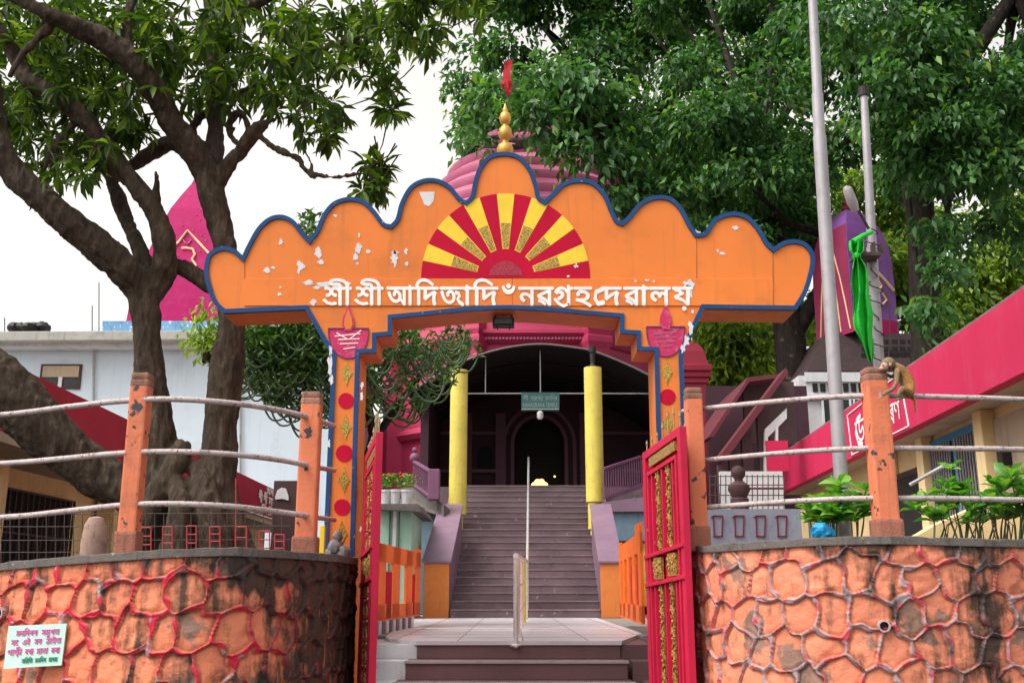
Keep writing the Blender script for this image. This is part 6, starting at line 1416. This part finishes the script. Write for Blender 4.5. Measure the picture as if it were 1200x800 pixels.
for cx_, cy_, rx, ry, n_ in ((345, 395, 60, 35, 1500), (300, 400, 25, 30, 300), (360, 345, 30, 50, 500), (362, 268, 14, 20, 160), (470, 400, 40, 25, 260), (395, 420, 40, 40, 400), (325, 440, 35, 30, 260)):
    for _ in range(n_):
        a = random.random() * 6.283; r_ = math.sqrt(random.random()); pos.append(P(cx_ + rx * r_ * math.cos(a), cy_ + ry * r_ * math.sin(a), YEu + random.uniform(-.9, .9))); dr.append((random.gauss(0, 1), random.gauss(0, 1), random.gauss(.1, .8)))
leaves('crown', pos, dr, .13, .05, leafmat('leaf_mid_green', [(0, (.012, .05, .01)), (.6, (.03, .10, .016)), (1, (.12, .22, .03))], .25), eu, LEAF_S)

# big dense trees behind, built of drooping leaf sprays on lumpy boughs
def bough_crown(parent, blobs, nspray, per, lsize, mat, spread=.42, name='crown'):
    B = np.array([(*P(x, y, Y), r_ * S(y, Y)) for x, y, Y, r_ in blobs]); wgt = B[:, 3] ** 2; wgt /= wgt.sum()
    k = RNG.choice(len(B), nspray, p=wgt); d = RNG.normal(0, 1, (nspray, 3)); d[:, 2] = np.abs(d[:, 2]) * .9 - .35; d /= np.linalg.norm(d, axis=1)[:, None]
    rr0 = RNG.uniform(.55, 1.05, nspray) ** .7; c = B[k, :3] + d * (B[k, 3] * rr0)[:, None] * np.array([1, 1, .8])
    sr = RNG.random(nspray)
    pos = np.repeat(c, per, 0) + RNG.normal(0, 1, (nspray * per, 3)) * np.array([spread, spread, spread * .75]) * .6
    dd = np.repeat(d, per, 0) * .5 + RNG.normal(0, .45, (nspray * per, 3)) + np.array([0, 0, -.75])
    rnd = np.clip(np.repeat(sr, per) * .6 + RNG.random(nspray * per) * .45 - .05, 0, 1)
    L_ = lsize * RNG.uniform(.7, 1.25, nspray * per); return leaves(name, pos, dd, L_, L_ * .46, mat, parent, LEAF_S, rnd=rnd, roll=.45)
def big_tree(label, base, trunk, blobs, ns, per, ls, mat, spread, bark=M_BARK2):
    t = thing('broadleaf_tree', label, 'tree', tuple(base), 'tall broadleaf trees behind the temple')
    m = MB()
    for l_ in trunk: m.tube(*[[Vector(p) for p in x] if i == 0 else list(x) for i, x in enumerate(zip(*[(tuple(P(a, b, Y)), r_ * S(b, Y)) for a, b, r_, Y in l_]))], 10)
    # short boughs into the blobs
    tips = [Vector(P(*l_[-1][:2], l_[-1][3])) for l_ in trunk]
    for (x, y, Y, r_) in blobs[::2]:
        e = P(x, y, Y); s_ = min(tips, key=lambda q: (q - e).length); mid = s_.lerp(e, .5) + Vector((random.gauss(0, .4), 0, -.3)); m.tube([s_, mid, e], [.16, .10, .03], 6)
    m.build('trunk', bark, t, smooth=True)
    bough_crown(t, blobs, ns, per, ls, mat, spread); return t
def rb(n_, x0, x1, y0, y1, Y0_, Y1_, r0, r1, ok=lambda x, y: True):
    o = []
    while len(o) < n_:
        x, y = random.uniform(x0, x1), random.uniform(y0, y1)
        if ok(x, y): o.append((x, y, random.uniform(Y0_, Y1_), random.uniform(r0, r1)))
    return o
bA = rb(30, 560, 800, -120, 270, 36, 43, 34, 56, lambda x, y: x > np.interp(y, [-120, 60, 100, 160, 200, 270], [600, 570, 558, 590, 640, 680]))
bA += [(690, 120, 26.5, 40), (670, 175, 26.5, 24), (700, 195, 26.5, 34), (740, 160, 27, 40), (650, 100, 26.5, 32), (625, 140, 26.8, 22), (760, 230, 27, 30), (712, 240, 26.6, 24), (640, 165, 26.8, 16), (545, 160, 33, 12), (557, 172, 33, 12), (580, 120, 30, 30), (570, 160, 30, 14)]
bA += [(556, 70, 38, 26), (548, 108, 38, 24), (566, 140, 38, 24), (590, 165, 39, 20), (572, 178, 38, 14), (600, 60, 37, 30), (690, 215, 37, 34), (660, 170, 37, 30), (590, -10, 38, 40)]
big_tree('tall dense tree with blue green hanging leaves directly behind the temple dome', P(720, 620, 40), [[(735, 640, 20, 40), (730, 450, 17, 40), (715, 300, 15, 40), (700, 200, 12, 40), (690, 100, 8, 40)], [(715, 300, 12, 40), (760, 200, 10, 40), (800, 60, 7, 39)], [(735, 420, 12, 40), (745, 300, 9, 34), (735, 215, 7, 28), (700, 150, 4, 26.8)]], bA, 2300, 22, .36, M_LEAFR, .52)
bB = [(735, 5, 37, 44), (765, 45, 37, 40), (790, 10, 33, 40), (700, 40, 37, 34), (830, 150, 26, 50), (900, 120, 26, 50), (880, 220, 26, 50), (810, 230, 26.5, 40), (860, 290, 26, 36), (930, 210, 26, 36)] + rb(30, 790, 965, -110, 330, 27, 34, 36, 60, lambda x, y: not (y > 290 and x > 930))
big_tree('broad dark tree behind the right half of the orange arch, trunk beside the shed', P(932, 630, 27), [[(935, 650, 19, 27), (933, 560, 17, 27), (930, 470, 17, 27), (926, 400, 18, 27), (918, 340, 16, 27.3), (905, 260, 13, 28), (890, 180, 10, 29)], [(926, 400, 11, 27), (950, 360, 9, 27), (972, 320, 8, 27), (985, 280, 6, 27.5)]], bB, 2500, 22, .27, M_LEAFR, .38)
bC = [(1040, 110, 20, 50), (1100, 160, 20, 55), (1085, 190, 20.5, 36), (1130, 205, 20, 40), (1085, 60, 20, 50), (1160, 120, 20, 55), (1190, 200, 20, 46), (1104, 270, 20.5, 26), (1100, 320, 20.5, 20), (1092, 365, 20.5, 16), (1085, 395, 20.5, 10), (1035, 150, 20.3, 34)] + rb(38, 985, 1290, -120, 300, 20, 27, 40, 66, lambda x, y: y < np.interp(x, [985, 1060, 1080, 1130, 1290], [150, 160, 230, 200, 210])) + [(1125, 285, 22, 24), (1180, 262, 23, 32), (990, 170, 26, 36), (1215, 300, 23, 26)]
big_tree('huge dark tree filling the upper right corner, trunk behind the violet tower', P(1085, 600, 23), [[(1090, 650, 18, 23), (1088, 500, 17, 23), (1086, 425, 18, 23), (1082, 330, 16, 23), (1078, 230, 15, 23.3), (1070, 140, 14, 23.5), (1040, 40, 10, 24)], [(1078, 200, 11, 23.3), (1110, 110, 10, 23), (1150, 50, 9, 23), (1190, -10, 8, 23)], [(1072, 160, 8, 23.5), (1092, 80, 8, 24), (1065, -20, 8, 24)]], bC, 3300, 22, .235, M_LEAFR, .32)
bD = [(830, 385, 44, 24), (850, 405, 44, 26), (838, 430, 44, 22), (872, 395, 44, 26), (885, 425, 44, 24), (862, 435, 44, 18), (905, 400, 44, 22), (845, 455, 45, 20), (1150, 330, 46, 34), (1190, 300, 46, 34), (1130, 360, 46, 28), (1110, 390, 46, 22)] + rb(34, 800, 1280, 215, 450, 46, 52, 26, 44)
big_tree('pale yellow green tree far behind the maroon shed', P(880, 630, 50), [[(880, 640, 10, 50), (878, 480, 8, 50), (870, 400, 6, 50)]], bD, 3400, 18, .42, M_LEAFY, .7)
bE = rb(14, 640, 830, 130, 330, 48, 54, 26, 40)
big_tree('olive tree far behind the gap between the dome and the dark trees', P(700, 630, 52), [[(700, 640, 10, 52), (700, 430, 8, 52), (700, 300, 6, 52)]], bE, 900, 18, .42, M_LEAFY, .7)
bF = rb(16, 240, 300, 385, 420, 17, 18, 12, 18)[:3] + [(244, 372, 17, 12), (242, 395, 17, 10), (246, 410, 17, 8)]
big_tree('small light green tree peeking out between the tree trunk and the white building', P(246, 640, 17), [[(262, 640, 6, 17), (256, 500, 5, 17), (248, 410, 4, 17)]], bF, 60, 16, .15, M_LEAFY, .25)

# ================================================================== PLANTS on the right terrace
def obl_plant(px_, row, Y, hpx, nw, lsz, label, spread=16, stems=4):
    stems = max(2, stems - 1); nw = nw + 5
    base = P(px_, row, Y); t = thing('leafy_plant', label, 'plant', tuple(base), 'leafy plants behind the right wall'); pos = []; dr = []; ln = []; m = MB()
    for k in range(stems):
        tip = P(px_ + random.uniform(-spread, spread), row - hpx * random.uniform(.55, 1), Y + random.uniform(-.2, .2)); mid = base.lerp(tip, .5) + Vector((random.gauss(0, .05), random.gauss(0, .03), 0)); m.tube([Vector(q) for q in catmull([tuple(base - Vector((0, 0, .1))), tuple(mid), tuple(tip)], 4)], [.007] * 4 + [.005] * 4 + [.003], 6)
        cs = [tip] + [mid.lerp(tip, random.uniform(.0, .85)) + Vector((random.gauss(0, .04), random.gauss(0, .04), 0)) for _ in range(max(1, nw // stems - 1))]
        for c in cs:
            n_ = random.randint(5, 8); a0 = random.random() * 6
            for j in range(n_): an = a0 + j * 6.283 / n_; pos.append(c + Vector((0, 0, .0))); dr.append((math.cos(an), math.sin(an), random.uniform(.1, 1.3))); ln.append(random.uniform(.75, 1.2) * lsz)
    m.build('stem', M_STEM, t); ln = np.array(ln); leaves('foliage', pos, dr, ln, ln * .52, M_LEAFP, t, LEAF_B, roll=.35)
for a in ((958, 634, 7.6, 52, 8, .14, 'low bright plant left of the flagpole foot', 14, 4), (980, 636, 7.5, 72, 10, .145, 'taller bright plant just in front of the flagpole foot', 14, 4), (1004, 634, 7.7, 60, 10, .13, 'bright broad leaved plant between the flagpole and the monkey post', 13, 4),
          (1092, 634, 7.2, 52, 4, .12, 'sparse two stemmed plant right of the monkey post', 10, 2), (1128, 634, 7.3, 98, 12, .11, 'tall bushy plant in front of the blue framed window', 20, 5), (1150, 636, 7.2, 60, 16, .09, 'dense small leaved plant below the blue framed window', 20, 6), (1190, 640, 7.1, 115, 16, .13, 'tall bright plant at the right edge of the picture', 24, 6), (1172, 636, 7.3, 80, 14, .11, 'bushy plant second from the right edge', 18, 5), (1232, 642, 7.2, 110, 14, .13, 'leafy plant cut off by the right edge', 24, 5)): obl_plant(*a)
m = MB(); t = thing('dry_twigs', 'bare brown twigs among the plants right of the monkey post', 'twigs', tuple(P(1120, 635, 7.0)))
for k in range(16): x = random.uniform(1092, 1190); m.tube([P(x, 640, 7.05), P(x + random.uniform(-10, 10), 615, 7.05), P(x + random.uniform(-22, 22), 590 + random.uniform(-10, 18), 7.05)], [.005, .004, .002], 5)
m.build('twig', M_BARK, t)

# ================================================================== MONKEY
YK = 6.55
mk = thing('sitting_monkey', 'golden brown monkey sitting hunched on the top rail and leaning its head on the post', 'monkey', tuple(P(1055, 470, YK)))
def skin(name, verts, edges, mat, parent, sub=2, root=0):
    me = bpy.data.meshes.new(name); me.from_pydata([tuple(v[0]) for v in verts], edges, []); o = bpy.data.objects.new(name, me); COL.objects.link(o)
    md = o.modifiers.new('s', 'SKIN'); md.use_smooth_shade = True; sv = me.skin_vertices[0].data
    for i, v in enumerate(verts): r_ = v[1]; sv[i].radius = (r_, r_) if not hasattr(r_, '__len__') else r_; sv[i].use_root = (i == root)
    s2 = o.modifiers.new('u', 'SUBSURF'); s2.levels = sub; s2.render_levels = sub
    dg = bpy.context.evaluated_depsgraph_get(); m2 = bpy.data.meshes.new_from_object(o.evaluated_get(dg)); bpy.data.objects.remove(o)
    off = Vector(parent.location); [setattr(v, 'co', v.co - off) for v in m2.vertices]
    for mm in (mat if isinstance(mat, list) else [mat]): m2.materials.append(mm)
    o = bpy.data.objects.new(name, m2); COL.objects.link(o); o.parent = parent; m2.polygons.foreach_set('use_smooth', [True] * len(m2.polygons)); return o
def K(x, y, dy=0): return P(x, y, YK + dy)
u_ = S(450, YK)
V0 = [(K(1062, 459), 7.5 * u_), (K(1063, 448), 9 * u_), (K(1060, 438), 8.6 * u_), (K(1053, 430), 6.5 * u_), (K(1047, 427), 4.5 * u_), (K(1042, 427), 5.2 * u_),
      (K(1051, 436, -.045), 3.6 * u_), (K(1051, 447, -.06), 2.9 * u_), (K(1047, 455, -.075), 2.4 * u_), (K(1040, 459, -.09), 2.1 * u_), (K(1034, 463, -.1), 1.7 * u_),
      (K(1052, 436, .05), 3.4 * u_), (K(1045, 442, .06), 2.6 * u_), (K(1038, 438, .05), 2.1 * u_), (K(1032, 434, .04), 1.8 * u_),
      (K(1065, 460, -.06), 5.6 * u_), (K(1057, 455, -.10), 4.4 * u_), (K(1053, 462, -.10), 2.6 * u_), (K(1056, 467, -.09), 2.0 * u_), (K(1050, 468, -.10), 1.4 * u_),
      (K(1065, 460, .06), 5.4 * u_), (K(1057, 455, .09), 4.2 * u_), (K(1054, 463, .09), 2.4 * u_), (K(1056, 467, .09), 1.9 * u_),
      (K(1067, 465, .0), 2.4 * u_), (K(1071, 468, .0), 1.5 * u_), (K(1072.5, 474, -.02), 1.4 * u_), (K(1072.5, 483, -.03), 1.1 * u_)]
E0 = [(0, 1), (1, 2), (2, 3), (3, 4), (4, 5), (3, 6), (6, 7), (7, 8), (8, 9), (9, 10), (3, 11), (11, 12), (12, 13), (13, 14), (0, 15), (15, 16), (16, 17), (17, 18), (18, 19), (0, 20), (20, 21), (21, 22), (22, 23), (0, 24), (24, 25), (25, 26), (26, 27)]
# fur: golden flank blending into grey brown back
mmk, nn_, ll_, bb_ = nodes('macaque_fur'); tc = nn_.new('ShaderNodeTexCoord'); sep = nn_.new('ShaderNodeSeparateXYZ'); ll_.new(tc.outputs['Object'], sep.inputs[0])
mp_ = nn_.new('ShaderNodeMapRange'); mp_.inputs[1].default_value = -.06; mp_.inputs[2].default_value = .06; ll_.new(sep.outputs['X'], mp_.inputs[0])
c_ = mixc(nn_, ll_, mp_.outputs[0], (0.235, 0.19, 0.125), (0.42, 0.19, 0.035)); nz_ = noise(nn_, ll_, 60, 6, .7); r_ = ramp(nn_, [(.4, (0, 0, 0)), (.65, (.75,) * 3)]); ll_.new(nz_.outputs[0], r_.inputs[0]); c_ = mixc(nn_, ll_, r_.outputs[0], c_, (0.09, .06, .03)); ll_.new(c_, bb_.inputs['Base Color']); bb_.inputs['Roughness'].default_value = .95
bp_ = nn_.new('ShaderNodeBump'); bp_.inputs['Strength'].default_value = 1; bp_.inputs['Distance'].default_value = .01; nz2 = noise(nn_, ll_, 120, 4, .7, stretch=(1, 1, .3)); ll_.new(nz2.outputs[0], bp_.inputs['Height']); ll_.new(bp_.outputs[0], bb_.inputs['Normal'])
skin('body', V0, E0, mmk, mk, 2, 0)
hd = MB(); hd.sphere(K(1041, 426, -.005), (8.2 * u_, 8.4 * u_, 7.6 * u_), 16, 12); hd.build('head_fur', mmk, mk, smooth=True)
fc_ = MB(); fc_.sphere(K(1036.5, 429.5, -.025), (4.8 * u_, 5 * u_, 5.2 * u_), 14, 10); fc_.sphere(K(1033.5, 432, -.03), (3.4 * u_, 3.6 * u_, 2.9 * u_), 12, 8); fo = fc_.build('face', M_MONF, mk, smooth=True)
for dx, dy in ((1034.6, -.052), (1033.4, .012)):
    e_ = MB(); e_.sphere(K(dx, 427.6, dy), .9 * u_, 8, 6); e_.build('eye', M_BLACK, fo)
for dy in (-.058, .048):
    e_ = MB(); e_.sphere(K(1043.5, 427, dy), (1.9 * u_, .9 * u_, 2.2 * u_), 10, 8); e_.build('ear', M_MONF, mk, smooth=True)
m_ = MB(); m_.obox(K(1031.2, 433.6, -.05), K(1031.2, 433.6, .0), .004, .004); m_.build('mouth', M_DARK, fo)
# fingers of the hand resting on the post
for k in range(5):
    f_ = MB(); s0 = K(1034.5, 463 + (k - 2) * .8, -.1); f_.tube([s0, s0 + Vector((-.012, -.004, (2 - k) * .003)), s0 + Vector((-.024, .004, (2 - k) * .004 - .005))], [.005, .0045, .0035], 6); f_.build('finger', M_MONF, mk, smooth=True)
